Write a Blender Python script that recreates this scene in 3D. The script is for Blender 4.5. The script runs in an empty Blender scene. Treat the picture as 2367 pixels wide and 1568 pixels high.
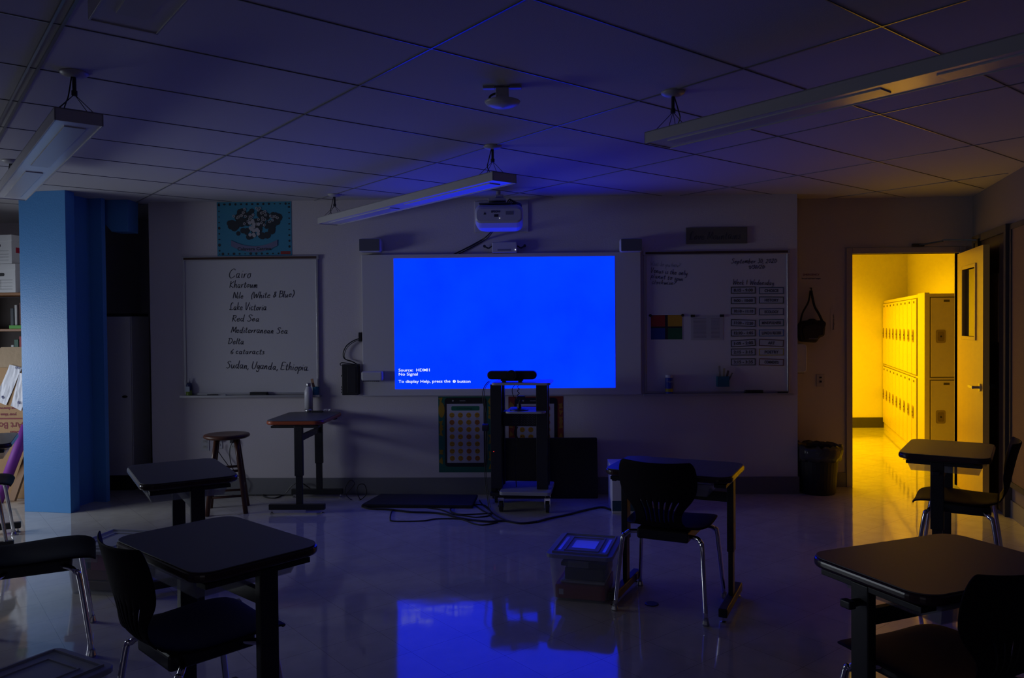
import bpy, math, random
from mathutils import Vector, Matrix
random.seed(7)
PI = math.pi
rad = math.radians
SC = bpy.context.scene
COL = SC.collection

# ------------------------------------------------------------------ camera
F_PX, CX, CY, H_CAM = 1800.0, 1183.5, 784.0, 1.487
YAW, PITCH, ROLL = rad(1.8), rad(1.02), rad(.5)
fw = Vector((-math.sin(YAW)*math.cos(PITCH), math.cos(YAW)*math.cos(PITCH), -math.sin(PITCH)))
r0 = Vector((math.cos(YAW), math.sin(YAW), 0)); u0 = r0.cross(fw)
RV = r0*math.cos(ROLL) - u0*math.sin(ROLL)
UV = u0*math.cos(ROLL) + r0*math.sin(ROLL)
CAMP = Vector((0, 0, H_CAM))
cd = bpy.data.cameras.new('camera'); cam = bpy.data.objects.new('camera', cd); COL.objects.link(cam)
cd.sensor_width = 36; cd.lens = F_PX/2367*36; cd.clip_start = .05; cd.clip_end = 100
cam.matrix_world = Matrix(((RV.x, UV.x, -fw.x, 0), (RV.y, UV.y, -fw.y, 0), (RV.z, UV.z, -fw.z, H_CAM), (0, 0, 0, 1)))
SC.camera = cam
SC.view_settings.view_transform = 'Standard'
SC.view_settings.look = 'None'
SC.view_settings.gamma = 1
SC.view_settings.use_curve_mapping = False
SC.view_settings.exposure = 0.0

# ------------------------------------------------------------------ world and lights
w = bpy.data.worlds.new('world'); SC.world = w; w.use_nodes = True
w.node_tree.nodes['Background'].inputs[0].default_value = (.55, .6, .8, 1)
w.node_tree.nodes['Background'].inputs[1].default_value = .02

def area(name, loc, aim, sx, sy, power, color, spread=0):
    l = bpy.data.lights.new(name, 'AREA'); l.shape = 'RECTANGLE'; l.size = sx; l.size_y = sy
    l.energy = power; l.color = color
    o = bpy.data.objects.new(name, l); COL.objects.link(o); o.location = loc
    o.rotation_euler = (Vector(aim)-Vector(loc)).to_track_quat('-Z', 'Y').to_euler()
    if spread: l.spread = rad(spread)
    return o
# daylight entering under the half drawn blinds of the two windows in the left wall
area('daylight_near_bookcase', (-6.03, 5.0, 1.20), (-3.6, 5.95, .50), 2.0, .75, 26, (.80, .88, 1.0), 122)
area('daylight_behind_viewer', (-1.7, -2.88, 1.45), (-1.9, 3, 1.3), 2.2, .9, 2.1, (.95, .90, 1.0))
# ceiling lamp of the hallway
area('hallway_lamp', (2.9, 9.7, 2.52), (2.9, 9.7, 0), 1.6, 2.4, 120, (1.0, .565, .001), 150)

# ------------------------------------------------------------------ pixel -> plane helpers
def ray(x, y): return fw + RV*((x-CX)/F_PX) - UV*((y-CY)/F_PX)
def atZ(x, y, z=0.0):
    d = ray(x, y); return CAMP + d*((z-H_CAM)/d.z)
def atY(x, y, Y):
    d = ray(x, y); return CAMP + d*(Y/d.y)

# ------------------------------------------------------------------ materials
MATS = {}
def mat(name, col, rough=.6, metal=0, spec=.5, coat=0, bump=None, var=None, alpha=1, emit=None, trans=0):
    if name in MATS: return MATS[name]
    m = bpy.data.materials.new(name); m.use_nodes = True; nt = m.node_tree
    b = nt.nodes['Principled BSDF']
    b.inputs['Base Color'].default_value = (*col, 1); b.inputs['Roughness'].default_value = rough
    b.inputs['Metallic'].default_value = metal; b.inputs['Specular IOR Level'].default_value = spec
    b.inputs['Coat Weight'].default_value = coat; b.inputs['Coat Roughness'].default_value = .08
    b.inputs['Alpha'].default_value = alpha; b.inputs['Transmission Weight'].default_value = trans
    if emit:
        b.inputs['Emission Color'].default_value = (*emit[0], 1); b.inputs['Emission Strength'].default_value = emit[1]
    tc = None
    if bump or var: tc = nt.nodes.new('ShaderNodeTexCoord')
    if bump:   # (scale, strength)
        n = nt.nodes.new('ShaderNodeTexNoise'); n.inputs['Scale'].default_value = bump[0]; n.inputs['Detail'].default_value = 3
        bp = nt.nodes.new('ShaderNodeBump'); bp.inputs['Strength'].default_value = bump[1]; bp.inputs['Distance'].default_value = .01
        nt.links.new(tc.outputs['Object'], n.inputs['Vector']); nt.links.new(n.outputs['Fac'], bp.inputs['Height'])
        nt.links.new(bp.outputs['Normal'], b.inputs['Normal'])
    if var:    # (scale, other colour, stretch)
        n = nt.nodes.new('ShaderNodeTexNoise'); n.inputs['Scale'].default_value = var[0]; n.inputs['Detail'].default_value = 6
        mp = nt.nodes.new('ShaderNodeMapping')
        if len(var) > 2: mp.inputs['Scale'].default_value = var[2]
        nt.links.new(tc.outputs['Object'], mp.inputs['Vector']); nt.links.new(mp.outputs['Vector'], n.inputs['Vector'])
        mx = nt.nodes.new('ShaderNodeMix'); mx.data_type = 'RGBA'
        mx.inputs[6].default_value = (*col, 1); mx.inputs[7].default_value = (*var[1], 1)
        nt.links.new(n.outputs['Fac'], mx.inputs[0]); nt.links.new(mx.outputs[2], b.inputs['Base Color'])
    MATS[name] = m; return m

WALL = mat('painted_wall', (.60, .56, .60), .75, bump=(90, .12))
WALLD = mat('painted_wall_tan', (.50, .45, .42), .75, bump=(90, .12))
HWALL = mat('hallway_paint', (.85, .80, .70), .6, bump=(60, .1))
CEILM = mat('ceiling_panel', (.50, .485, .50), .85, bump=(160, .1))
TBAR = mat('ceiling_bar', (.20, .20, .22), .3, .4)
BASEB = mat('vinyl_baseboard', (.17, .17, .19), .5)
BLUE = mat('blue_paint', (.075, .27, .60), .42, bump=(120, .15))
CHROME = mat('chrome', (.75, .75, .78), .12, 1)
STEEL = mat('brushed_steel', (.5, .5, .52), .35, 1)
BLACK = mat('black_metal', (.016, .016, .018), .45)
BLACKP = mat('black_plastic', (.02, .02, .023), .4)
SHELL = mat('shell_plastic', (.018, .014, .019), .65, spec=.06, bump=(300, .1))
DTOP = mat('desk_laminate', (.10, .093, .093), .45, bump=(400, .05))
DEDGE = mat('desk_edge', (.045, .022, .022), .25)
OEDGE = mat('red_brown_edge', (.40, .085, .03), .35)
TUB = mat('clear_tub', (.45, .47, .5), .15, alpha=.33)
WHITEP = mat('white_plastic', (.55, .55, .58), .35)
WHITEM = mat('white_enamel', (.46, .45, .47), .4)
BOARD = mat('whiteboard_enamel', (.60, .59, .62), .28, coat=.2)
ALU = mat('aluminium_frame', (.55, .55, .58), .35, .8)
INK = mat('black_marker', (.02, .02, .025), .6)
FAINT = mat('faint_green_marker', (.30, .34, .36), .6)
CABLE = mat('black_cable', (.012, .012, .014), .45)
WOODD = mat('dark_stained_wood', (.13, .048, .026), .35, var=(7, (.07, .025, .014), (1, 1, .15)))
WOODO = mat('orange_oak', (.36, .15, .035), .45, var=(9, (.26, .10, .025), (.2, 1, 1)))
PAPER = mat('white_paper', (.72, .72, .72), .6)
CARD = mat('brown_cardboard', (.45, .27, .13), .8, bump=(40, .2))
LOCK = mat('locker_paint', (.78, .66, .44), .38, bump=(200, .03))
LOCKD = mat('locker_seam', (.10, .08, .04), .5)
DOORW = mat('varnished_door', (.68, .45, .10), .35, var=(5, (.60, .39, .08), (3, 3, .3)))
FRAMEP = mat('door_frame_paint', (.36, .33, .33), .5)
GLASSD = mat('dark_glass', (.02, .02, .022), .05, spec=.8)
BINM = mat('translucent_bin', (.55, .57, .62), .22, alpha=.20)
LIDM = mat('translucent_lid', (.40, .41, .45), .5, spec=.3, alpha=.75)
def flat(name, col, rough=.55): return mat(name, col, rough)

# floor: glossy vinyl tiles turned like the ceiling grid
def floor_mat():
    m = bpy.data.materials.new('vinyl_floor_tiles'); m.use_nodes = True; nt = m.node_tree; b = nt.nodes['Principled BSDF']
    tc = nt.nodes.new('ShaderNodeTexCoord'); mp = nt.nodes.new('ShaderNodeMapping'); mp.inputs['Rotation'].default_value = (0, 0, rad(-40.4))
    nt.links.new(tc.outputs['Object'], mp.inputs['Vector'])
    br = nt.nodes.new('ShaderNodeTexBrick'); br.offset = 0; br.inputs['Scale'].default_value = 1
    br.inputs['Brick Width'].default_value = .305; br.inputs['Row Height'].default_value = .305
    br.inputs['Mortar Size'].default_value = .0009; br.inputs['Mortar Smooth'].default_value = .2
    br.inputs['Color1'].default_value = (.52, .49, .45, 1); br.inputs['Color2'].default_value = (.55, .52, .475, 1)
    br.inputs['Mortar'].default_value = (.22, .2, .18, 1)
    nt.links.new(mp.outputs['Vector'], br.inputs['Vector'])
    n = nt.nodes.new('ShaderNodeTexNoise'); n.inputs['Scale'].default_value = 9; n.inputs['Detail'].default_value = 8
    nt.links.new(mp.outputs['Vector'], n.inputs['Vector'])
    rp = nt.nodes.new('ShaderNodeValToRGB'); rp.color_ramp.elements[0].position = .35; rp.color_ramp.elements[0].color = (.90, .90, .90, 1)
    rp.color_ramp.elements[1].position = .65; rp.color_ramp.elements[1].color = (1, 1, 1, 1)
    nt.links.new(n.outputs['Fac'], rp.inputs['Fac'])
    mx = nt.nodes.new('ShaderNodeMix'); mx.data_type = 'RGBA'; mx.blend_type = 'MULTIPLY'; mx.inputs[0].default_value = 1
    nt.links.new(br.outputs['Color'], mx.inputs[6]); nt.links.new(rp.outputs['Color'], mx.inputs[7])
    nt.links.new(mx.outputs[2], b.inputs['Base Color'])
    b.inputs['Roughness'].default_value = .065; b.inputs['Specular IOR Level'].default_value = .5
    n2 = nt.nodes.new('ShaderNodeTexNoise'); n2.inputs['Scale'].default_value = 3.2; n2.inputs['Detail'].default_value = 2
    nt.links.new(tc.outputs['Object'], n2.inputs['Vector'])
    bp = nt.nodes.new('ShaderNodeBump'); bp.inputs['Strength'].default_value = .14; bp.inputs['Distance'].default_value = .012
    nt.links.new(n2.outputs['Fac'], bp.inputs['Height']); nt.links.new(bp.outputs['Normal'], b.inputs['Normal'])
    return m
FLOORM = floor_mat()

def screen_mat():
    m = bpy.data.materials.new('projected_blue_picture'); m.use_nodes = True; nt = m.node_tree
    nt.nodes.remove(nt.nodes['Principled BSDF']); out = nt.nodes['Material Output']
    e = nt.nodes.new('ShaderNodeEmission'); e.inputs['Strength'].default_value = 2.8
    tc = nt.nodes.new('ShaderNodeTexCoord'); n = nt.nodes.new('ShaderNodeTexNoise'); n.inputs['Scale'].default_value = 2.2; n.inputs['Detail'].default_value = 7
    nt.links.new(tc.outputs['Object'], n.inputs['Vector'])
    mx = nt.nodes.new('ShaderNodeMix'); mx.data_type = 'RGBA'
    mx.inputs[6].default_value = (0, .0085, 1, 1); mx.inputs[7].default_value = (0.0004, .023, 1, 1)
    nt.links.new(n.outputs['Fac'], mx.inputs[0]); nt.links.new(mx.outputs[2], e.inputs['Color'])
    nt.links.new(e.outputs[0], out.inputs['Surface']); return m
SCREENM = screen_mat()
def glow(name, col, s):
    return mat(name, (0, 0, 0), .5, emit=(col, s))
LETTER = glow('white_screen_lettering', (.8, .88, 1), 1.1)
LEDW = glow('white_indicator', (.8, .85, 1), 1.2)
LEDR = glow('red_indicator', (1, .05, .05), .6)

# ------------------------------------------------------------------ mesh builder
class MB:
    def __init__(s): s.v = []; s.f = []; s.m = []; s.cur = 0; s.X = None
    def add(s, vs, fs):
        n = len(s.v)
        for p in vs:
            p = Vector(p); s.v.append(tuple(s.X @ p) if s.X else tuple(p))
        for f in fs: s.f.append(tuple(i+n for i in f)); s.m.append(s.cur)
        return s
    def box(s, x0, x1, y0, y1, z0, z1):
        return s.add([(x0,y0,z0),(x1,y0,z0),(x1,y1,z0),(x0,y1,z0),(x0,y0,z1),(x1,y0,z1),(x1,y1,z1),(x0,y1,z1)],
                     [(0,3,2,1),(4,5,6,7),(0,1,5,4),(1,2,6,5),(2,3,7,6),(3,0,4,7)])
    def bar(s, a, b, w_, h_):       # square bar between two points
        a = Vector(a); b = Vector(b); d = (b-a).normalized(); up = Vector((0,0,1)) if abs(d.z) < .95 else Vector((0,1,0))
        sx = d.cross(up).normalized()*(w_/2); sy = sx.cross(d).normalized()*(h_/2)
        vs = [a-sx-sy, a+sx-sy, a+sx+sy, a-sx+sy, b-sx-sy, b+sx-sy, b+sx+sy, b-sx+sy]
        return s.add(vs, [(0,1,2,3),(7,6,5,4),(1,0,4,5),(2,1,5,6),(3,2,6,7),(0,3,7,4)])
    def cyl(s, a, b, r1, r2=None, n=16):
        r2 = r1 if r2 is None else r2
        a = Vector(a); b = Vector(b); d = (b-a).normalized(); t = d.orthogonal().normalized(); u = d.cross(t)
        vs = [a+(t*math.cos(k*2*PI/n)+u*math.sin(k*2*PI/n))*r1 for k in range(n)]+[b+(t*math.cos(k*2*PI/n)+u*math.sin(k*2*PI/n))*r2 for k in range(n)]
        fs = [(k, (k+1)%n, (k+1)%n+n, k+n) for k in range(n)]+[tuple(range(n-1,-1,-1)), tuple(range(n,2*n))]
        return s.add(vs, fs)
    def lathe(s, prof, c=(0,0,0), n=24):
        vs = []; fs = []; c = Vector(c)
        for r, z in prof:
            for k in range(n): vs.append(c+Vector((r*math.cos(k*2*PI/n), r*math.sin(k*2*PI/n), z)))
        for j in range(len(prof)-1):
            for k in range(n): fs.append((j*n+k, j*n+(k+1)%n, (j+1)*n+(k+1)%n, (j+1)*n+k))
        fs.append(tuple(range(n-1,-1,-1))); fs.append(tuple((len(prof)-1)*n+k for k in range(n)))
        return s.add(vs, fs)
    def prism(s, poly, z0, z1):
        n = len(poly)
        return s.add([(x,y,z0) for x,y in poly]+[(x,y,z1) for x,y in poly],
                     [tuple(range(n-1,-1,-1)), tuple(range(n,2*n))]+[(k,(k+1)%n,(k+1)%n+n,k+n) for k in range(n)])
    def tube(s, pts, r, n=8, smooth=True):
        pts = [Vector(p) for p in pts]
        if smooth: pts = catmull(pts)
        rings = []; prev = None
        for i, p in enumerate(pts):
            d = (pts[min(i+1,len(pts)-1)]-pts[max(i-1,0)])
            d = d.normalized() if d.length > 1e-9 else Vector((0,0,1))
            t = d.orthogonal().normalized() if prev is None else (prev-d*prev.dot(d))
            t = t.normalized() if t.length > 1e-6 else d.orthogonal().normalized()
            prev = t; u = d.cross(t)
            rings.append([p+(t*math.cos(k*2*PI/n)+u*math.sin(k*2*PI/n))*r for k in range(n)])
        vs = [q for g in rings for q in g]; fs = []
        for j in range(len(rings)-1):
            for k in range(n): fs.append((j*n+k, j*n+(k+1)%n, (j+1)*n+(k+1)%n, (j+1)*n+k))
        fs.append(tuple(range(n-1,-1,-1))); fs.append(tuple((len(rings)-1)*n+k for k in range(n)))
        return s.add(vs, fs)
    def disc_y(s, cx, cz, r, y0, y1, n=20, sz=1.0):   # disc facing -Y
        s.add([(cx+r*math.cos(k*2*PI/n), y0, cz+r*sz*math.sin(k*2*PI/n)) for k in range(n)]+[(cx+r*math.cos(k*2*PI/n), y1, cz+r*sz*math.sin(k*2*PI/n)) for k in range(n)],
              [tuple(range(n)), tuple(range(2*n-1,n-1,-1))]+[(k,k+n,(k+1)%n+n,(k+1)%n) for k in range(n)])
        return s
    def prism_y(s, poly, y0, y1):   # polygon in XZ extruded along Y
        n = len(poly)
        return s.add([(x,y0,z) for x,z in poly]+[(x,y1,z) for x,z in poly],
                     [tuple(range(n)), tuple(range(2*n-1,n-1,-1))]+[(k,k+n,(k+1)%n+n,(k+1)%n) for k in range(n)])
    def build(s, name, m, parent=None, bevel=0, smooth=False, sub=0, solid=0):
        me = bpy.data.meshes.new(name); me.from_pydata(s.v, [], s.f); me.update()
        ms = m if isinstance(m, (list, tuple)) else [m]
        for q in ms: me.materials.append(q)
        if len(ms) > 1:
            for p, k in zip(me.polygons, s.m): p.material_index = k
        import bmesh
        bm = bmesh.new(); bm.from_mesh(me); bmesh.ops.recalc_face_normals(bm, faces=bm.faces); bm.to_mesh(me); bm.free()
        o = bpy.data.objects.new(name, me); COL.objects.link(o)
        if smooth:
            for p in me.polygons: p.use_smooth = True
        if solid:
            q = o.modifiers.new('solid', 'SOLIDIFY'); q.thickness = solid; q.offset = 0
        if bevel:
            q = o.modifiers.new('bevel', 'BEVEL'); q.width = bevel; q.segments = 3; q.limit_method = 'ANGLE'; q.angle_limit = rad(40)
        if sub:
            q = o.modifiers.new('sub', 'SUBSURF'); q.levels = sub; q.render_levels = sub
        if parent: o.parent = parent
        return o
def catmull(pts, k=6):
    if len(pts) < 3: return pts
    out = []
    P = [pts[0]]+list(pts)+[pts[-1]]
    for i in range(1, len(P)-2):
        a, b, c, d = P[i-1], P[i], P[i+1], P[i+2]
        for j in range(k):
            t = j/k
            out.append(.5*((2*b)+(c-a)*t+(2*a-5*b+4*c-d)*t*t+(3*b-a-3*c+d)*t*t*t))
    out.append(pts[-1]); return out
def rrect(x0, x1, y0, y1, r, n=6):
    p = []
    for cx, cy, a in ((x1-r, y1-r, 0), (x0+r, y1-r, 90), (x0+r, y0+r, 180), (x1-r, y0+r, 270)):
        for k in range(n+1):
            t = rad(a+90*k/n); p.append((cx+r*math.cos(t), cy+r*math.sin(t)))
    return p
def tag(o, label, cat, group=None):
    o['label'] = label; o['category'] = cat
    if group: o['group'] = group
    return o
def struct(o): o['kind'] = 'structure'; return o
def empty(name, loc, rz=0, label=None, cat=None, group=None):
    o = bpy.data.objects.new(name, None); COL.objects.link(o); o.location = loc; o.rotation_euler = (0, 0, rz); o.empty_display_size = .1
    if label: tag(o, label, cat, group)
    return o
def kids(o): return [c for c in COL.objects if c.parent == o]
def copy_tree(o, parent=None):
    c = o.copy(); COL.objects.link(c); c.parent = parent
    for ch in kids(o): copy_tree(ch, c)
    return c
def place(o, x, y, rz, label, z=0):
    o.location = (x, y, z); o.rotation_euler = (0, 0, rz); o['label'] = label; return o
def text_mesh(name, body, size, m, loc, rot, parent=None, align='LEFT', bold=0, width=None, shear=0, extrude=.0006):
    c = bpy.data.curves.new(name, 'FONT'); c.body = body; c.size = size; c.align_x = align; c.offset = bold; c.shear = shear; c.extrude = extrude
    c.resolution_u = 3
    t = bpy.data.objects.new(name, c); COL.objects.link(t); dg = bpy.context.evaluated_depsgraph_get()
    me = bpy.data.meshes.new_from_object(t.evaluated_get(dg)); bpy.data.objects.remove(t)
    if width:
        xs = [v.co.x for v in me.vertices]; sx = width/(max(xs)-min(xs))
        for v in me.vertices: v.co.x *= sx
    me.materials.clear(); me.materials.append(m)
    o = bpy.data.objects.new(name, me); COL.objects.link(o); o.location = loc; o.rotation_euler = rot
    if parent: o.parent = parent
    return o
FRONT = (PI/2, 0, 0)

# ================================================================== STRUCTURE
WY, CE, RY = 6.82, 2.60, 7.10       # main wall, ceiling height, door wall
a_ = Vector((.648, -.762, 0)); b_ = Vector((.762, .648, 0)); g0 = Vector((.121, 4.384, 0))
struct(MB().box(-6.2, 6.2, -3.05, 11.4, -.1, 0).build('floor', FLOORM))
struct(MB().box(-6.2, 6.2, -3.05, 11.4, CE, CE+.1).build('ceiling', CEILM))
def wall_x(Y): return 3.84-.281*(6.88-Y)     # slanted right wall
mb = MB()
for i in range(-6, 6):
    for j in range(0, 1): pass
def clipseg(p, d):
    # keep the stretch of the line that lies over the classroom
    t0 = None; out = []; t = -12
    while t < 12:
        q = p+d*t
        ok = -6 < q.x < wall_x(q.y)-.02 and -2.8 < q.y < RY and not (q.x < 2.27 and q.x > -3.44 and q.y > WY)
        if ok and t0 is None: t0 = t
        if not ok and t0 is not None: out.append((p+d*t0, p+d*(t-.02))); t0 = None
        t += .02
    return out
for i in range(-8, 8):
    for s0, s1 in clipseg(g0+b_*(1.22*i), a_):
        if i == -2:
            o_ = b_*.018
            mb.bar(s0-o_+Vector((0,0,CE-.002)), s1-o_+Vector((0,0,CE-.002)), .009, .016); mb.bar(s0+o_+Vector((0,0,CE-.002)), s1+o_+Vector((0,0,CE-.002)), .011, .016)
        else: mb.bar(s0+Vector((0,0,CE-.001)), s1+Vector((0,0,CE-.001)), .007, .006)
for i in range(-16, 16):
    for s0, s1 in clipseg(g0+a_*(.61*i), b_):
        mb.bar(s0+Vector((0,0,CE-.001)), s1+Vector((0,0,CE-.001)), .0045, .005)
struct(mb.build('trim_1', TBAR))
struct(MB().box(-3.43, 2.26, WY, 8.1, 0, CE).build('wall_front', WALL))
struct(MB().box(-6.2, -3.43, 8.0, 8.1, 0, CE).box(-4.20, -4.12, 6.50, 8.0, 0, CE).build('wall_front_left_with_light_block', WALL))  # narrow second box: unseen partition added to block window light from the recess
mb = MB()      # door wall: beside, above and right of the opening
DX0, DX1, DH = 2.838, 3.785, 2.10
mb.box(2.261, DX0, RY, RY+.07, 0, CE).box(DX1, 6.1, RY, RY+.07, 0, CE).box(DX0, DX1, RY, RY+.07, DH, CE)
struct(mb.build('wall_door_side', WALLD))
# slanted right wall
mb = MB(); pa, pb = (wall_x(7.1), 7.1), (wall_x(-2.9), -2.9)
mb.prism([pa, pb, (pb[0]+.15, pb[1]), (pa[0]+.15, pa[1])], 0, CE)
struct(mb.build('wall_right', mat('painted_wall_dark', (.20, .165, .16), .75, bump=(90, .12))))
# left wall and back wall, each with a window opening
def window(n, origin, rz, h):
    r = struct(empty('window_%d' % n, origin, rz))
    MB().box(-.08, -.02, -h, h, 0, .05).box(-.08, -.02, -h, h, 1.4, 1.45).box(-.08, -.02, -h, -h+.05, .05, 1.4).box(-.08, -.02, h-.05, h, .05, 1.4).box(-.08, -.02, -.025, .025, .05, 1.4).build('window_frame', ALU, r)
    MB().box(-.115, -.110, -h+.05, h-.05, .05, 1.4).build('pane', mat('window_pane', (.8, .9, 1), .02, alpha=.12), r)
    MB().box(-.015, .05, -h-.03, h+.03, -.03, 0).build('window_sill', WHITEM, r)
    mb = MB()
    for k in range(11): mb.box(-.015, .015, -h, h, 1.02+k*.04, 1.026+k*.04)
    mb.build('blind', mat('blind_slats', (.3, .3, .32), .6), r)
LX = -6.05
mb = MB()
for y0, y1 in ((-3, 3.9), (6.1, 8.1)): mb.box(LX-.15, LX, y0, y1, 0, CE)
mb.box(LX-.15, LX, 3.9, 6.1, 0, .8).box(LX-.15, LX, 3.9, 6.1, 2.25, CE)
struct(mb.build('wall_left', WALL)); window(1, (LX, 5.0, .8), 0, 1.1)
mb = MB().box(LX-.15, -2.9, -3.05, -2.9, 0, CE).box(-.5, 1.5, -3.05, -2.9, 0, CE).box(-2.9, -.5, -3.05, -2.9, 0, .9).box(-2.9, -.5, -3.05, -2.9, 2.35, CE)
struct(mb.build('wall_back', WALL)); window(2, (-1.7, -2.9, .9), PI/2, 1.2)
# baseboards
struct(MB().box(-3.44, 2.268, WY-.012, WY, 0, .15).box(2.26, 2.272, WY-.012, RY, 0, .15).build('baseboard_front', BASEB, bevel=.003))
struct(MB().box(2.27, DX0-.06, RY-.012, RY, 0, .13).build('baseboard_door_side', BASEB))
struct(MB().prism([(wall_x(6.0)-.012, 6.0), (wall_x(-2)-.012, -2), (wall_x(-2), -2), (wall_x(6.0), 6.0)], 0, .13).build('baseboard_right', BASEB))
struct(MB().box(-6.05, -3.43, 7.988, 8.0, 0, .13).build('baseboard_left', BASEB))
# door frame
struct(MB().box(DX0-.055, DX0, RY-.015, RY+.08, 0, DH+.055).box(DX1, DX1+.055, RY-.015, RY+.08, 0, DH+.055).box(DX0, DX1, RY-.015, RY+.08, DH, DH+.055).build('trim_2', FRAMEP, bevel=.004))
# ---------- open classroom door
r = struct(empty('door_1', (DX1-.025, RY-.02, 0)))
r.rotation_euler = (0, 0, math.atan2(-.26, .86)*-1+PI)   # local +Y runs from hinge to free edge
r.rotation_euler[2] = PI-math.atan2(.26, .86)
# local x: towards the right wall after rotation is -x ; leaf occupies x in [-.045,0]
L = .90
mb = MB(); wz0, wz1, wy0, wy1 = 1.30, 1.86, .60, .76
wz0, wz1, wy0, wy1 = 1.36, 1.93, .22, .66
mb.box(-.045, 0, 0, wy0, .01, 2.085).box(-.045, 0, wy1, L, .01, 2.085).box(-.045, 0, wy0, wy1, .01, wz0).box(-.045, 0, wy0, wy1, wz1, 2.085)
mb.build('door_leaf', DOORW, r)
MB().box(-.055, .010, wy0-.03, wy0, wz0-.03, wz1+.03).box(-.055, .010, wy1, wy1+.03, wz0-.03, wz1+.03).box(-.055, .010, wy0, wy1, wz0-.03, wz0).box(-.055, .010, wy0, wy1, wz1, wz1+.03).build('vision_frame', DOORW, r, bevel=.003)
MB().box(-.026, -.018, wy0, wy1, wz0, wz1).build('pane', GLASSD, r)
hd = MB().cyl((0, L-.07, .96), (.012, L-.07, .96), .032).cyl((0, L-.07, .96), (.06, L-.07, .96), .012).bar((.055, L-.06, .96), (.055, L-.20, .96), .018, .022)
hd.cyl((-.045, L-.07, .96), (-.057, L-.07, .96), .032)
hd.build('door_handle', STEEL, r, smooth=False, bevel=.002)
# closer arm on the header
o = MB().bar((3.42, RY-.03, 2.17), (3.56, RY-.16, 2.19), .025, .012).bar((3.56, RY-.16, 2.20), (3.73, RY-.40, 2.17), .025, .012).box(3.36, 3.46, RY-.04, RY-.015, 2.158, 2.182).box(3.715, 3.745, RY-.42, RY-.38, 2.085, 2.18)
tag(o.build('door_closer_arm', BLACK), 'thin folding metal closer arm above the open hallway door', 'door closer')
# ---------- dark door in the right wall
u_ = Vector((-.27, -.963, 0)).normalized(); nrm = Vector((-.963, .27, 0)).normalized()
ang = math.atan2(u_.y, u_.x)
def rw(Y): return (wall_x(Y), Y, 0)
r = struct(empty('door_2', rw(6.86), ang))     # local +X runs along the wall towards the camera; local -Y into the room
MB().box(-.0, .86, -.03, -.001, 0, 2.16).build('door_leaf', mat('dark_brown_door', (.075, .045, .035), .3), r)
MB().box(-.05, 0, -.05, -.001, 0, 2.22).box(.86, .91, -.05, -.001, 0, 2.22).box(0, .86, -.05, -.001, 2.16, 2.22).build('door_frame', mat('dark_frame', (.05, .045, .05), .85), r)
MB().box(.36, .67, -.036, -.029, 1.32, 1.86).build('pane', mat('pane_painted_glow', (.30, .22, .09), .35), r)  # warm glow on the glass is put into the pane's base colour
MB().bar((.12, -.06, .97), (.62, -.06, .97), .025, .04).box(.14, .18, -.06, -.03, .95, .99).box(.56, .60, -.06, -.03, .95, .99).build('push_bar', BLACK, r, bevel=.004)

# ---------- steel column by the left recess
r = empty('column', (-3.97, 6.2, 0), 0, 'floor-to-ceiling blue painted steel column left of the whiteboards', 'column')
fl = [(-.217, .002), (.205, -.059), (.216, .045), (-.205, .105)]
MB().prism(fl, 0, CE).build('front_casing', BLUE, r, bevel=.002)
MB().prism([(.06, .06), (.10, .055), (.16, .40), (.12, .41)], 0, CE).build('web', BLUE, r)
MB().prism([(-.15, .40), (.27, .345), (.285, .375), (-.145, .43)], 0, CE).build('back_flange', BLUE, r)
MB().prism_y([(-.0, 2.33), (.30, 2.33), (.30, 2.0+.6), (0, 2.6)], .50, .62).build('beam', BLUE, r) if False else None
mb = MB(); mb.prism_y([(.17, 2.6), (.17, 2.40), (.245, 2.40), (.31, 2.325), (.455, 2.325), (.46, 2.6)], .43, .60)
mb.build('bracket', BLUE, r, bevel=.003)
o = MB().box(-3.70, -3.685, 6.50, 6.52, 2.40, 2.41)

# ================================================================== HALLWAY
hy = 11.09
struct(MB().box(1.2, 5.6, hy, hy+.1, 0, CE).build('wall_hallway_end', HWALL))
hd_ = Vector((.283, .959, 0)); hn = Vector((-.959, .283, 0))      # along lockers, out of lockers
p0 = Vector((4.87, 11.08, 0))                                    # far bottom corner of the locker fronts
q0 = p0-hn*.37; q1 = q0-hd_*2.72
struct(MB().prism([(q0.x, q0.y+.2), (q1.x, q1.y), (q1.x+.1, q1.y-.03), (q0.x+.2, q0.y+.2)], 0, CE).build('wall_hallway_right', HWALL))
struct(MB().box(q1.x+.02, 5.7, q1.y-.02, q1.y+.08, 0, CE).build('wall_hallway_nook', HWALL))
struct(MB().box(1.2, 1.3, RY+.07, hy, 0, CE).build('wall_hallway_left', HWALL))
struct(MB().box(1.3, p0.x, hy-.012, hy, 0, .145).build('baseboard_hallway', mat('hallway_baseboard', (.05, .045, .04), .6)))
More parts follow.
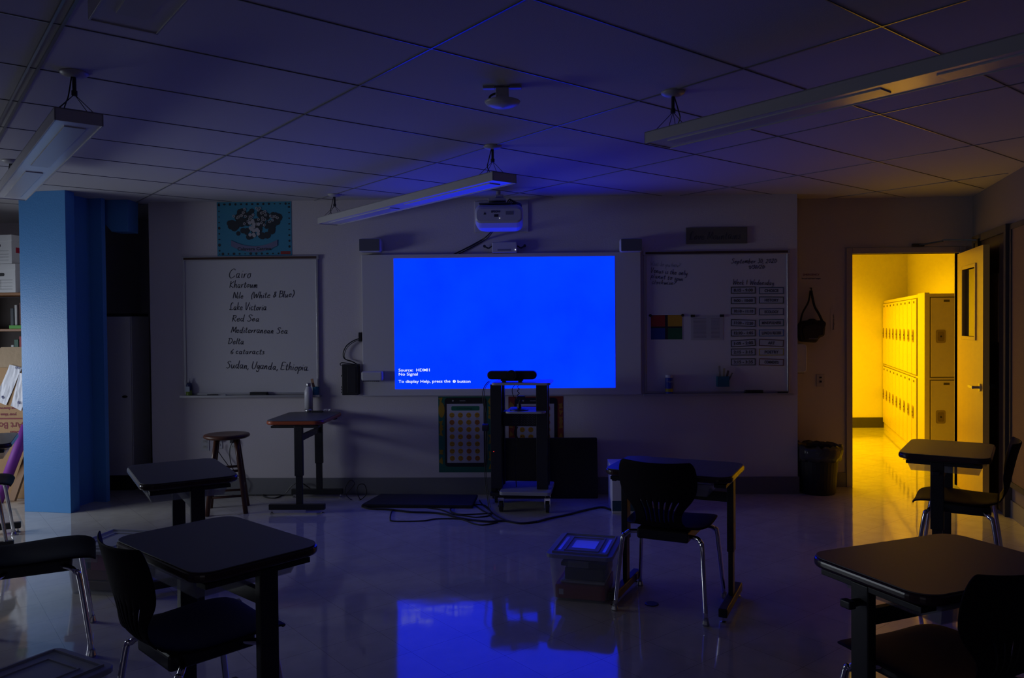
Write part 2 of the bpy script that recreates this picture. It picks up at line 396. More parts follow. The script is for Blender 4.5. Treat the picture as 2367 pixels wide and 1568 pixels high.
# lockers: nine double-tier units, seen edge on
lw = .290
lang = math.atan2(hn.y, hn.x)+PI/2     # local -Y faces the hall, local +X runs away from the camera... set below
def make_locker(wd, name='locker', dp=.34):
    r = empty(name, (0, 0, 0))
    MB().box(0, wd, .0, dp, 0, 1.78).build('body', LOCK, r)
    for z0, z1 in ((.085, .865), (.905, 1.735)):
        d = MB().box(.012, wd-.012, -.014, -.001, z0, z1).build('door', LOCK, r, bevel=.003)
        MB().box(.003, wd-.003, -.003, 0, z0-.009, z1+.009).build('door_gap', LOCKD, r)
        zc = z0+(z1-z0)*.5+.015
        hx = wd*.32
        MB().prism_y(rrect(hx-.05, hx+.05, zc-.075, zc+.065, .022), -.019, -.0141).build('handle_plate', mat('handle_plate', (.42, .33, .22), .35, .6), d)
        MB().prism_y(rrect(hx-.032, hx+.034, zc-.055, zc+.045, .018), -.0215, -.019).box(hx-.02, hx+.03, -.026, -.0212, zc-.045, zc-.037).build('latch', mat('latch', (.30, .22, .12), .3, .6), d)
        MB().disc_y(hx, zc-.005, .009, -.025, -.0214, 12).build('lock', BLACK, d)
        MB().box(wd*.5-.03, wd*.5+.03, -.017, -.0141, z1-.045, z1-.022).build('number_plate', LOCKD, d)
    return r
# unit placed with local x along +hd_ direction reversed so that local -Y == hn
ang1 = math.atan2(-hd_.y, -hd_.x)
lk = make_locker(lw)
names = ['farthest from the doorway, against the end wall', 'second from the hallway end wall', 'third from the hallway end wall', 'fourth from the hallway end wall',
         'middle one of the row of nine', 'fourth from the near end of the row', 'third from the near end of the row', 'second from the near end of the row', 'nearest of the row facing the hallway']
for i in range(9):
    o = lk if i == 0 else copy_tree(lk)
    p = p0-hd_*(lw*i)
    o.location = (p.x, p.y, 0); o.rotation_euler = (0, 0, ang1)
    tag(o, 'yellow-lit double-tier locker, '+names[i], 'locker', 'row of lockers along the hallway')
pn = p0-hd_*(lw*9)
tag(MB().prism([(pn.x, pn.y-.002), (4.07, 8.3), (4.119, 8.3), (4.119, 8.467), (4.20, 8.545)], 0, 1.79).build('locker_filler_panel', LOCK), 'plain filler panel between the locker row and the locker facing the classroom', 'panel')
o = make_locker(.34, dp=.16); o.location = (4.12, 8.3, 0); tag(o, 'wide locker facing the classroom through the doorway, left one', 'locker', 'lockers facing the doorway')
o2 = copy_tree(o); o2.location = (4.461, 8.3, 0); o2['label'] = 'wide locker facing the classroom, mostly hidden behind the open door'
# small picture high on the hallway wall
t_ = q0-hd_*1.75
r = empty('hallway_poster', (t_.x+hn.x*.002, t_.y+hn.y*.002, 2.13), ang1, 'small printed picture high on the bright hallway wall above the lockers', 'poster')
MB().box(-.22, .0, -.004, -.001, 0, .34).build('sheet', PAPER, r)
MB().box(-.20, -.02, -.006, -.0041, .03, .20).build('brown_shape', flat('poster_brown', (.35, .15, .06)), r)
MB().box(-.20, -.08, -.006, -.0041, .26, .29).build('caption', flat('poster_brown', (.35, .15, .06)), r)

# ================================================================== CEILING FIXTURES
def fixture(end, d, length, label, mounts, zb=2.36, wd=.185):
    """pendant luminaire: end = centre of one end, d = direction of travel"""
    d = Vector(d).normalized(); s = Vector((-d.y, d.x, 0)); ang = math.atan2(d.y, d.x)
    r = empty('pendant_light', (end[0], end[1], zb), ang, label, 'ceiling light', 'long pendant lights hung in two rows')
    h = wd/2
    MB().box(0, length, -h, -h+.006, 0, .055).box(0, length, h-.006, h, 0, .055).box(0, .006, -h, h, 0, .055).box(length-.006, length, -h, h, 0, .055).box(0, length, -h, h, .049, .055).build('housing', WHITEM, r, bevel=.001)
    mb = MB(); k = 2; seg = (length-.012)/k
    for i in range(k):
        mb.box(.006+seg*i, .006+seg*(i+1), -h+.006, h-.006, .004, .008)
    mb.build('reflector', mat('reflector_white', (.66, .66, .70), .22), r)
    mb = MB()
    for i in range(k): mb.box(.10+seg*i, seg*(i+1)-.10, -h*.45, h*.45, -.001, .0039)
    mb.build('diffuser_slot', mat('diffuser', (.55, .55, .58), .3), r)
    for t in mounts:
        m = MB().lathe([(.0, CE-zb-.022), (.035, CE-zb-.02), (.055, CE-zb-.008), (.058, CE-zb)], (t, 0, 0)).build('canopy', WHITEM, r, smooth=True)
        MB().cyl((t, 0, CE-zb-.022), (t, 0, .15), .008).cyl((t, 0, .16), (t, 0, .14), .012).build('stem', BLACK, r)
        mb = MB()
        for sy in (-1, 1):
            for sx in (-1, 1): mb.tube([(t, 0, .145), (t+sx*.04, sy*h*.85, .055)], .0016, 5, False)
        mb.tube([(t, .01, CE-zb-.02), (t+.02, .02, .14), (t+.015, .03, .11), (t-.04, .05, .055)], .003, 6)
        mb.build('hanger_wire', BLACK, r)
    return r
A = Vector((.648, -.762, 0))
fixture((-.185, 4.755), -A, 2.46, 'pendant light over the room with its underside glowing blue from the screen', [.12, 2.32])
fixture((.60, 3.86), A, 2.46, 'pendant light at upper right, running out of the picture to the right', [.10, 2.34])
fixture((-1.93, 3.26), -A, 2.46, 'pendant light at upper left above the blue column, its underside facing the daylight', [.10, 2.34])
fixture((-1.19, 2.24), A, 2.46, 'pendant light cut off by the top edge of the picture at the left', [.10, 2.34])
# access point / sensor
r = empty('ceiling_sensor', (-.15, 3.65, CE), 0, 'round dome sensor on a bracket under the ceiling, its lower rim lit blue', 'sensor')
MB().lathe([(0, -.098), (.045, -.094), (.078, -.080), (.084, -.070), (.060, -.062), (.02, -.055), (.0, -.052)], (0, 0, 0), 32).build('dome', WHITEP, r, smooth=True)
MB().box(-.03, .03, -.03, .03, -.056, -.012).build('neck', WHITEM, r, bevel=.004)
MB().box(-.09, -.035, -.02, .01, -.012, 0).box(.035, .09, -.02, .01, -.012, 0).box(-.09, .09, -.004, .02, -.006, 0).build('bracket', WHITEM, r, bevel=.002)
MB().tube([(-.03, 0, -.03), (-.055, -.01, -.045), (-.062, 0, -.063)], .005).build('lead', CABLE, r)

# ================================================================== HANDWRITING
G = {'C':'1.5,1.7 1,2 .3,1.5 .1,.7 .5,.05 1.1,.1 1.6,.5','K':'.2,2 .15,0;1.3,1.9 .2,.9 1.3,0','N':'.1,0 .2,1.9 1.1,.1 1.3,2','W':'0,2 .4,0 .9,1.3 1.3,0 1.8,2','B':'.2,0 .2,2;.1,1.9 1,1.8 .9,1.2 .2,1.1;.2,1.1 1.2,.9 1.1,.2 .1,0',
 'L':'1.1,1.9 .6,2 .3,1.2 .5,.4 .1,.1 .5,.05 1.3,.1','V':'.1,2 .5,0 1.3,2','R':'.2,0 .3,1.9 ;.1,1.9 1,1.8 1,1.2 .3,1 1.3,0','S':'1.3,1.7 .8,2 .3,1.6 .9,1.0 1.1,.4 .6,0 .1,.2','M':'.0,0 .3,1.9 .8,.4 1.4,1.9 1.5,0','D':'.3,0 .4,1.9;.0,1.8 1,1.8 1.5,1 1,.1 .2,0','U':'.2,2 .1,.6 .5,0 1,.4 1.3,2','E':'1.2,1.9 .3,1.9 .15,1 .1,.05 1.1,.1;.15,1 .9,1.05',
 'a':'.8,.9 .3,.9 .1,.4 .4,0 .75,.4 .85,.95 .8,.1 1.1,.05','b':'.15,2 .15,0 .6,.1 .8,.6 .4,.9 .15,.5','c':'.8,.8 .4,.95 .1,.5 .4,0 .9,.15','d':'.8,.8 .3,.9 .1,.4 .4,0 .8,.5 .95,2 .85,.1 1.1,0','e':'.1,.5 .8,.6 .6,.95 .2,.7 .15,.2 .5,0 .95,.2','g':'.8,.9 .3,.9 .15,.4 .5,.1 .8,.8 .75,-.6 .3,-.8 .1,-.4','h':'.2,2 .1,0 .3,.7 .65,.9 .75,.1 .95,0','i':'.2,.9 .2,.1 .4,0;.25,1.35 .3,1.45','k':'.2,2 .1,0;.8,.95 .2,.45 .85,0','l':'.25,2 .15,.3 .4,0','m':'.1,.9 .1,0 .3,.8 .55,.85 .55,0 .8,.8 1.1,.85 1.1,.1 1.3,0','n':'.1,.9 .1,0 .35,.8 .7,.85 .7,.1 .95,0','o':'.6,.9 .2,.75 .15,.2 .5,0 .85,.4 .6,.9 .95,.8','p':'.15,.9 .05,-.9;.15,.4 .5,.95 .85,.6 .6,.05 .15,.1','r':'.15,.9 .1,0 .3,.7 .7,.9','s':'.7,.85 .3,.9 .35,.55 .7,.3 .4,0 .05,.1','t':'.35,1.6 .25,.2 .5,0 .7,.1;.0,1.05 .7,1.1','u':'.1,.9 .15,.1 .5,0 .8,.8 .8,.1 1.05,0','v':'.1,.9 .4,0 .8,.9','w':'.05,.9 .3,0 .6,.7 .85,0 1.2,.9','y':'.1,.9 .3,.2 .7,.3 .85,.9 .6,-.7 .2,-.8','f':'.8,1.9 .45,1.7 .35,0;.05,1 .7,1.05',
 '0':'.5,1.7 .1,1 .4,0 .9,.7 .5,1.7','1':'.3,1.8 .3,0','2':'.1,1.4 .6,1.7 .8,1.1 .1,.1 .5,.1 1,.05','3':'.1,1.6 .7,1.6 .4,1 .8,.5 .4,0 .05,.2','6':'.8,1.8 .2,.9 .3,.1 .8,.1 .8,.7 .25,.6','9':'.8,1.4 .3,1.6 .2,1 .8,1.1 .8,1.4 .7,0','(':'.6,2.2 .2,1 .5,-.3',')':'.1,2.2 .6,1 .2,-.3','&':'1,.2 .4,1.5 .7,1.8 .8,1.4 .2,.5 .5,0 1,.8',',':'.2,.1 .05,-.4','.':'.1,.05 .15,.12','/':'.7,1.9 .1,0',':':'.15,.2 .2,.28;.2,.9 .25,.98','?':'.1,1.5 .5,1.9 .8,1.4 .4,.9 .4,.5;.4,.08 .42,.14',' ':''}
def strokes(txt, w_, h_, slant=.22):
    x = 0; out = []
    for ch in txt:
        g = G[ch]; mxx = .55 if ch == ' ' else 0
        jy = random.uniform(-.07, .07); js = random.uniform(.93, 1.08)
        for st in g.split(';'):
            pts = [tuple(map(float, q.split(','))) for q in st.split()]
            if not pts: continue
            mxx = max(mxx, max(q[0] for q in pts))
            out.append([(x+q[0]*js+q[1]*slant, q[1]*js+jy) for q in pts])
        x += mxx+.22
    sx = w_/x; sz = h_/2
    return [[(px*sx, pz*sz) for px, pz in st] for st in out]
def write(mb, txt, x0, y0, x1, y1, cap, Y, r=.0030):
    """handwriting on the wall plane from image point to image point; cap = capital height in metres"""
    A0 = atY(x0, y0, Y); A1 = atY(x1, y1, Y); L = (A1-A0).length; dz = (A1.z-A0.z)/L
    for st in strokes(txt, L, cap):
        pts = [Vector((A0.x+px, Y, A0.z+pz+px*dz)) for px, pz in st]
        if len(pts) < 2: continue
        mb.tube(pts, r, 4)

# ================================================================== LEFT WHITEBOARD
def rect_on(Y, x0, y0, x1, y1):
    p = atY(x0, y0, Y); q = atY(x1, y1, Y); return min(p.x, q.x), max(p.x, q.x), min(p.z, q.z), max(p.z, q.z)
def whiteboard(x0, x1, z0, z1, label, lines, rail_x=None):
    r = empty('whiteboard', ((x0+x1)/2, WY, z0), 0, label, 'whiteboard')
    h = (x1-x0)/2; H = z1-z0; y1 = -.001
    MB().box(-h, h, -.014, y1, .01, H-.02).build('writing_surface', BOARD, r)
    MB().box(-h-.012, -h+.008, -.022, y1, 0, H).box(h-.008, h+.012, -.022, y1, 0, H).box(-h, h, -.022, y1, -.002, .016).build('frame', ALU, r, bevel=.003)
    MB().box(-h-.02, h+.02, -.026, y1, H-.022, H+.014).build('top_rail', ALU, r, bevel=.003)
    MB().box(-h, h, -.028, -.0262, H-.014, H+.006).build('cork_strip', mat('cork_strip', (.07, .035, .025), .8), r)
    MB().box(-h-.03, h+.03, -.075, y1, -.022, -.008).box(-h-.03, h+.03, -.078, -.072, -.022, -.001).build('marker_tray', ALU, r, bevel=.003)
    for l in lines:
        m = MB(); m.X = Matrix.Translation((-(x0+x1)/2, -WY, -z0))
        write(m, *l, WY-.0145, .0031 if l[5] > .049 else .0021); m.build('handwritten_line', INK, r)
    return r
x0, x1, z0, z1 = rect_on(WY, 427, 598, 737, 911)
whiteboard(x0, x1, z0, z1, 'whiteboard under the blue poster with a handwritten list of place names starting Cairo', [
 ('Cairo', 528, 643, 581, 642, .085), ('Khartoum', 530, 665, 596, 665, .062), ('Nile', 538, 690, 563, 690, .055), ('(White & Blue)', 579, 690, 680, 686, .055),
 ('Lake Victoria', 530, 717, 616, 717, .062), ('Red Sea', 535, 743, 600, 743, .055), ('Mediterranean Sea', 534, 769, 665, 771, .055), ('Delta', 526, 795, 564, 796, .055),
 ('6 cataracts', 532, 818, 611, 819, .05), ('Sudan, Uganda, Ethiopia.', 522, 851, 714, 857, .065)])
LZ = z0-.008
# spray bottle, eraser, pens, cup
p = atY(437, 905, WY-.045)
r = empty('spray_bottle', (p.x, WY-.045, LZ), 0, 'small spray bottle with green liquid on the left end of the left whiteboard tray', 'bottle')
MB().lathe([(.024, 0), (.026, .01), (.026, .05)]).build('liquid', flat('green_liquid', (.16, .26, .03), .3), r, smooth=True)
MB().lathe([(.026, .0501), (.026, .095), (.020, .112), (.010, .118)]).build('bottle_body', flat('navy_label_plastic', (.04, .05, .12), .3), r, smooth=True)
MB().box(-.017, .017, -.0275, -.0255, .04, .085).build('label', flat('pale_label', (.35, .42, .5)), r)
MB().lathe([(.010, .118), (.012, .135), (.007, .14), (.005, .155)]).build('nozzle', WHITEP, r, smooth=True)
def eraser(px, py, l=.15, label='', z=LZ):
    p = atY(px, py, WY-.05); r = empty('board_eraser', (p.x, WY-.045, z), 0, label, 'eraser')
    MB().box(-l/2, l/2, -.022, .022, 0, .018).build('felt', mat('felt', (.03, .03, .035), .9), r, bevel=.003)
    MB().box(-l/2, l/2, -.024, .024, .0181, .032).build('back', BLACKP, r, bevel=.004)
eraser(598, 905, .15, 'black felt eraser on the tray of the left whiteboard')
p = atY(490, 908, WY-.05)
tag(MB().cyl((p.x-.04, WY-.055, LZ+.008), (p.x+.05, WY-.05, LZ+.008), .007).build('marker', BLACKP), 'thin dark marker lying on the tray of the left whiteboard', 'marker')
p = atY(512, 908, WY-.05)
tag(MB().cyl((p.x-.03, WY-.035, LZ+.006), (p.x+.03, WY-.03, LZ+.006), .006).build('marker', WHITEP), 'short pale marker lying on the tray of the left whiteboard', 'marker')
p = atY(730, 905, WY-.045)
tag(MB().lathe([(.022, 0), (.026, .004), (.028, .075), (.024, .075), (.022, .01)], (p.x, WY-.045, LZ)).build('cup', flat('teal_plastic', (.02, .22, .34), .4), smooth=False), 'small teal cup at the right end of the left whiteboard tray', 'cup')
tag(MB().bar((p.x-.004, WY-.045, LZ+.012), (p.x-.032, WY-.05, LZ+.145), .022, .006).build('wooden_brush', flat('pale_wood', (.42, .24, .13))), 'flat wooden stick standing in the teal cup', 'brush')

# ================================================================== POSTER ABOVE (plain generic stand-in)
x0, x1, z0, z1 = rect_on(WY, 501, 468, 675, 591)
z1 = min(z1, CE-.004)
r = empty('poster', ((x0+x1)/2, WY, z0), 0, 'turquoise poster with dark flower bouquet and ribbon banner above the left whiteboard', 'poster')
h = (x1-x0)/2; H = z1-z0
MB().box(-h, h, -.003, -.001, 0, H).build('sheet', flat('turquoise_print', (.045, .27, .42)), r)
mb = MB()
for k in range(46):
    t = k/46; P_ = 2*(2*h+H)*t
    if P_ < 2*h: x, z = -h+P_, .02
    elif P_ < 2*h+H: x, z = h-.02, P_-2*h
    elif P_ < 4*h+H: x, z = h-(P_-2*h-H), H-.02
    else: x, z = -h+.02, H-(P_-4*h-H)
    x = max(-h+.02, min(h-.02, x)); z = max(.02, min(H-.02, z))
    mb.disc_y(x, z, random.uniform(.007, .013), -.0042, -.0031, 7, random.uniform(.5, 1.2))
mb.build('scroll_border', flat('print_dark', (.02, .03, .04)), r)
mb = MB()
for k in range(60):
    a = random.uniform(0, 2*PI); q = math.sqrt(random.random())
    mb.disc_y(q*math.cos(a)*h*.72, H*.60+q*math.sin(a)*H*.27, random.uniform(.018, .04), -.0044-.00003*k, -.0031, 9)
mb.build('dark_flowers', flat('print_dark', (.02, .03, .04)), r)
mb = MB()
for k in range(38):
    a = random.uniform(0, 2*PI); q = math.sqrt(random.random())
    cx, cz = q*math.cos(a)*h*.66, H*.72+q*math.sin(a)*H*.17
    for j in range(5): mb.disc_y(cx+.009*math.cos(j*1.256), cz+.009*math.sin(j*1.256), .005, -.0078, -.007, 7)
for k in range(16):
    a = random.uniform(0, 2*PI); q = math.sqrt(random.random())
    mb.disc_y(q*math.cos(a)*.055, H*.50+q*math.sin(a)*.075, .016, -.0085-.00002*k, -.007, 9)
mb.build('pale_petals', flat('print_pale', (.42, .42, .45)), r)
mb = MB(); n = 18; top = []; bot = []
for k in range(n+1):
    t = -1+2*k/n; x = t*h*.62; z = .055+.055*t*t; top.append((x, z+.03)); bot.append((x, z-.022))
for k in range(n): mb.prism_y([bot[k], bot[k+1], top[k+1], top[k]], -.0092, -.0088)
mb.build('ribbon_banner', flat('print_lilac', (.16, .17, .30)), r)
text_mesh('banner_lettering', 'Calavera Catrina', .038, flat('print_dark', (.02, .03, .04)), (0, -.0096, .050), FRONT, r, 'CENTER', .0006, width=.30)
MB().box(h-.10, h-.012, -.0046, -.0031, .012, .038).build('corner_stamp', flat('stamp_red', (.30, .03, .03)), r)

# ================================================================== PROJECTION BOARD
BY = 6.76
x0, x1, z0, z1 = rect_on(BY, 835, 589.5, 1483, 912.5)
bx = (x0+x1)/2
r = empty('projection_board', (bx, WY, z0), 0, 'wide white interactive board in the middle of the wall showing a plain blue picture', 'projection board')
h = (x1-x0)/2; H = z1-z0
MB().box(-h, h, -.06, -.001, 0, H).build('panel', BOARD, r, bevel=.006)
ix0, ix1, iz0, iz1 = rect_on(BY, 910, 598, 1422.5, 896.5)
MB().box(ix0-bx, ix1-bx, -.0618, -.0602, iz0-z0, iz1-z0).build('projected_picture', SCREENM, r)
def tl(body, px, py, px2):
    p = atY(px, py, BY-.002); q = atY(px2, py, BY-.002)
    return text_mesh('screen_lettering', body, .036, LETTER, (p.x-bx, -.0621, p.z-z0), FRONT, r, bold=.0003, extrude=.0002, width=q.x-p.x)
tl('Source:  HDMI1', 921, 859.3, 993); tl('No Signal', 921, 868.6, 965); tl('To display Help, press the', 921, 885.5, 1041); tl('button', 1057, 885.3, 1087)
p = atY(1050, 882, BY-.002)
mb = MB(); mb.disc_y(p.x-bx, p.z-z0, .013, -.0626, -.0621, 20); mb.build('help_symbol', LETTER, r)
text_mesh('help_symbol_mark', '?', .022, SCREENM, (p.x-bx, -.0628, p.z-z0-.008), FRONT, r, 'CENTER', .0008)
# pen holder box on the board
p = atY(860, 871, 6.70)
r = empty('touch_pen_holder', (p.x, 6.757, p.z), 0, 'small white box on the lower left corner of the projection board', 'pen holder')
MB().box(-.092, .092, -.075, -.001, -.036, .045).build('case', WHITEP, r, bevel=.014)
mb = MB()
for k in range(8): mb.box(-.075+k*.018, -.066+k*.018, -.066, -.02, -.042, -.0355)
mb.build('feet', BLACKP, r)
# speakers
for px, lab in ((855, 'left'), (1459, 'right')):
    p = atY(px, 568, 6.70)
    r = empty('wall_speaker', (p.x, WY, p.z), 0, 'white wall speaker with dark grille above the %s top corner of the projection board' % lab, 'speaker', 'speakers above the projection board')
    MB().box(-.095, .095, -.14, -.02, -.055, .062).build('cabinet', WHITEP, r, bevel=.02)
    MB().box(-.088, .088, -.146, -.141, -.048, .055).build('grille', mat('grille', (.12, .12, .15), .8, bump=(900, .5)), r, bevel=.002)
    MB().box(-.03, .03, -.02, -.001, -.03, .03).build('wall_bracket', BLACKP, r)
# touch unit
p = atY(1166, 573, 6.74)
r = empty('touch_sensor_unit', (p.x, WY, p.z), 0, 'small white box with a glowing dot between projector and projection board', 'touch sensor')
MB().box(-.108, .108, -.085, -.001, -.042, .05).build('case', WHITEP, r, bevel=.008)
MB().box(-.06, .055, -.087, -.0851, -.026, -.012).build('badge', flat('badge_grey', (.2, .2, .25)), r)
MB().disc_y(.095, -.018, .004, -.09, -.085, 10).build('indicator', LEDW, r)
for s in (-1, 1):
    MB().bar((s*.11, -.03, .02), (s*.14, -.035, .0), .012, .012).bar((s*.14, -.035, .0), (s*.175, -.035, .018), .012, .012).cyl((s*.175, -.05, .02), (s*.175, -.02, .02), .012).build('knob_arm', BLACKP, r)
# projector
p = atY(1162, 501, WY)
tag(MB().box(p.x-.245, p.x+.225, WY-.014, WY-.001, p.z-.135, p.z+.135).build('projector_wall_plate', WALL if False else mat('plate_white', (.58, .56, .6), .5), bevel=.004), 'pale rectangular mounting plate on the wall behind the projector', 'wall plate')
r = empty('projector', (p.x, WY, 2.34), 0, 'white short-throw projector on a wall arm above the projection board', 'projector')
mb = MB()     # body, lofted from rounded sections (front and rear faces along Y)
def ring(hw, zb, zt, y, rr): return [(x, y, z) for x, z in rrect(-hw, hw, zb, zt, rr, 5)]
secs = [(.172, -.040, .055, -.745, .03), (.184, -.055, .075, -.735, .045), (.190, -.085, .095, -.68, .05), (.185, -.095, .105, -.55, .05), (.165, -.085, .105, -.42, .05), (.135, -.06, .10, -.36, .04)]
rs = [ring(*s) for s in secs]; n = len(rs[0]); vs = [q for g in rs for q in g]; fs = []
for j in range(len(rs)-1):
    for k in range(n): fs.append((j*n+k, j*n+(k+1)%n, (j+1)*n+(k+1)%n, (j+1)*n+k))
fs += [tuple(range(n)), tuple((len(rs)-1)*n+k for k in range(n-1, -1, -1))]
mb.add(vs, fs); mb.build('body', WHITEP, r, smooth=False, bevel=.004)
MB().box(-.14, .14, -.50, -.30, .095, .135).build('cable_cover', BLACKP, r, bevel=.015)
MB().box(-.03, .03, -.60, -.013, .158, .19).box(-.09, .05, -.62, -.45, .137, .16).cyl((-.01, -.55, .19), (-.01, -.55, .225), .018).build('mount_arm', WHITEM, r, bevel=.004)
MB().box(-.16, .10, -.66, -.40, .1062, .118).build('mount_plate', flat('dark_grey_plate', (.08, .08, .1)), r, bevel=.004)
mb = MB()
for k in range(5): mb.tube([(.05+.012*k, -.50, .12), (.08+.014*k, -.48, .17-.008*k), (.12+.012*k, -.42, .13), (.13+.008*k, -.38, .06)], .006, 6)
mb.build('cables', CABLE, r)
text_mesh('badge', 'EPSON', .022, flat('badge_black', (.02, .02, .025)), (-.025, -.7465, .026), FRONT, r, 'CENTER', .0006)
MB().box(-.035, -.002, -.7465, -.745, -.008, .012).build('emblem', flat('badge_black', (.02, .02, .025)), r)
MB().box(.055, .115, -.7465, -.745, .008, .036).build('label_patch', flat('badge_grey', (.2, .2, .25)), r)
MB().prism_y([(-.118, .012), (-.098, .012), (-.108, .032)], -.7465, -.745).build('warning_mark', flat('badge_black', (.02, .02, .025)), r)
MB().disc_y(.008, -.018, .0022, -.749, -.745, 8).build('indicator', LEDW, r)
tag(MB().tube([atY(1137, 534, 6.60), atY(1122, 549, 6.78), atY(1095, 565, 6.81), atY(1068, 579, 6.80), atY(1045, 590, 6.79)], .006).tube([atY(1139, 536, 6.60), atY(1126, 551, 6.79), atY(1100, 567, 6.81), atY(1055, 590, 6.80)], .004).build('projector_cable', CABLE), 'black cable hanging from the projector down to the top of the projection board', 'cable')

# control box
x0, x1, z0, z1 = rect_on(6.72, 789, 843, 827, 914)
r = empty('control_box', ((x0+x1)/2, WY, z0), 0, 'tall black electronics box on the wall left of the projection board', 'electronics box')
h = (x1-x0)/2; H = z1-z0
MB().box(-h, h, -.09, -.001, 0, H).build('case', BLACKP, r, bevel=.005)
MB().box(-h*.3, h*.75, -.0935, -.0902, H*.08, H*.92).build('front_cover', mat('box_front', (.03, .03, .035), .3), r, bevel=.002)
mb = MB()
for k in (.08, .17, .25, .62): mb.cyl((-h, -.05, H*k), (-h-.014, -.05, H*k), .007)
mb.build('connector', BLACK, r)
MB().cyl((-h, -.05, H*.74), (-h-.006, -.05, H*.74), .004).build('indicator', LEDR, r)
c = [(833, 782), (815, 789), (800, 801), (793, 818), (797, 830), (814, 836), (826, 843)]
tag(MB().tube([atY(x, y, 6.79) for x, y in c], .005).tube([atY(x+3, y+2, 6.79) for x, y in c[:-1]]+[atY(832, 850, 6.79)], .003).box(*(lambda q: (q.x-.01, q.x+.012, 6.78, 6.818, q.z-.03, q.z+.05))(atY(832, 782, 6.79))).build('box_cable', CABLE), 'thin black cable curving from behind the projection board to the black box', 'cable')
c = [(789, 846), (786, 842), (790, 839), (803, 840), (820, 843)]
tag(MB().tube([atY(x, y, 6.74) for x, y in c], .004).build('box_cable', CABLE), 'short black cable looped over the top of the black wall box', 'cable')

# ================================================================== RIGHT WHITEBOARD
x0, x1, z0, z1 = rect_on(WY, 1491, 585, 1820, 907)
rb = whiteboard(x0, x1, z0, z1, 'whiteboard right of the projection board with date, question and schedule cards', [
 ('September 30, 2020', 1689, 609, 1795, 608, .042), ('9/30/20', 1729, 622, 1767, 621, .036), ('Week 1: Wednesday', 1693, 658, 1789, 659, .045),
 ('Venus is the only', 1503, 630, 1588, 637, .045), ('planet to spin', 1504, 642, 1578, 650, .04), ('clockwise?', 1506, 656, 1562, 659, .038)])
RZ = z0-.008; xc = (x0+x1)/2
m = MB(); m.X = Matrix.Translation((-xc, -WY, -z0)); write(m, 'What do you know?', 1503, 614, 1572, 618, .04, WY-.0145, .0015); m.build('faded_handwriting', FAINT, rb)
Lt = ['8:15 - 9:00', '9:00 - 10:00', '10:10 - 11:10', '11:20 - 12:20', '12:20 - 1:05', '1:05 - 2:05', '2:15 - 3:15', '3:15 - 3:35']
Rt = ['CHOICE', 'HISTORY', 'ECOLOGY', 'MINDFULNESS', 'LUNCH / RECESS', 'ART', 'POETRY', 'COMMENTS']
Rc = [(.02, .07, .16), (.02, .05, .04), (.02, .03, .12), (.02, .12, .11), (.02, .12, .35), (.10, .03, .03), (.40, .32, .02), (.14, .03, .03)]
ys = [(671, 672), (695, 694), (719.5, 721), (747, 746.5), (770, 770), (793.5, 793), (814, 814), (837, 837.5)]
ti = [(0, 0), (0, -1), (-1, 0), (-2.5, 0), (0, 0), (3, -3), (0, 0), (0, -2)]
CARDP = mat('laminated_card', (.50, .52, .60), .18, coat=.6, bump=(22, .5))
PLAS = mat('clear_sleeve', (.8, .8, .85), .06, coat=1, bump=(30, 1.0), alpha=.05)
ordn = ['top', 'second', 'third', 'fourth', 'fifth', 'sixth', 'seventh', 'bottom']
for k in range(8):
    for s in (0, 1):
        px = 1718 if s == 0 else 1783
        p = atY(px, ys[k][s], WY-.016)
        txt = Lt[k] if s == 0 else Rt[k]
        r = empty('schedule_card', (p.x, WY-.0155, p.z), 0, 'laminated schedule card reading %s, %s in the %s column' % (txt if s == 0 else txt.lower(), ordn[k], ('left', 'right')[s]), 'schedule card', 'schedule cards on the right whiteboard')
        r.rotation_euler = (0, rad(-ti[k][s]), 0)
        hw, hh = .106, .030; bc = (.012, .012, .016) if s == 0 else Rc[k]
        mb = MB().box(-hw, hw, -.002, 0, -hh, -hh+.007).box(-hw, hw, -.002, 0, hh-.007, hh).box(-hw, -hw+.008, -.002, 0, -hh, hh).box(hw-.008, hw, -.002, 0, -hh, hh)
        mb.build('border', flat('border_%d_%d' % (k if s else 9, s), bc, .4), r)
        MB().box(-hw+.008, hw-.008, -.0016, 0, -hh+.007, hh-.007).build('card', CARDP, r)
        text_mesh('lettering', txt, .034, INK, (0, -.0024, -.012), FRONT, r, 'CENTER', .0012, width=(.165 if len(txt) > 8 else .12) if txt != 'ART' else .06)
        MB().box(-hw-.008, hw+.008, -.0056, -.005, -hh-.007, hh+.006).build('plastic_sleeve', PLAS, r)
# four-colour sheet
x0, x1, z0, z1 = rect_on(WY-.016, 1503, 728, 1578, 786)
r = empty('colour_chart', ((x0+x1)/2, WY-.0155, z0), 0, 'sheet with red, yellow, blue and green quarters held by magnets', 'paper sheet')
h = (x1-x0)/2; H = z1-z0; g = .012
MB().box(-h, h, -.001, 0, 0, H).build('sheet', PAPER, r)
MB().box(-h+.004, h-.004, -.0014, -.0011, .004, H-.004).build('dark_ground', flat('chart_black', (.015, .015, .02)), r)
for nm, cx, cz, c in (('red', -1, 1, (.30, .03, .02)), ('yellow', 1, 1, (.48, .27, .02)), ('blue', -1, 0, (.015, .05, .22)), ('green', 1, 0, (.01, .10, .04))):
    xa, xb = (-h+.004, -g) if cx < 0 else (g, h-.004)
    za, zb = (H/2+g*.6, H-.006) if cz else (.004, H/2-g*.6)
    MB().box(xa, xb, -.0019, -.0015, za, zb).build(nm+'_quarter', flat('chart_'+nm, c), r)
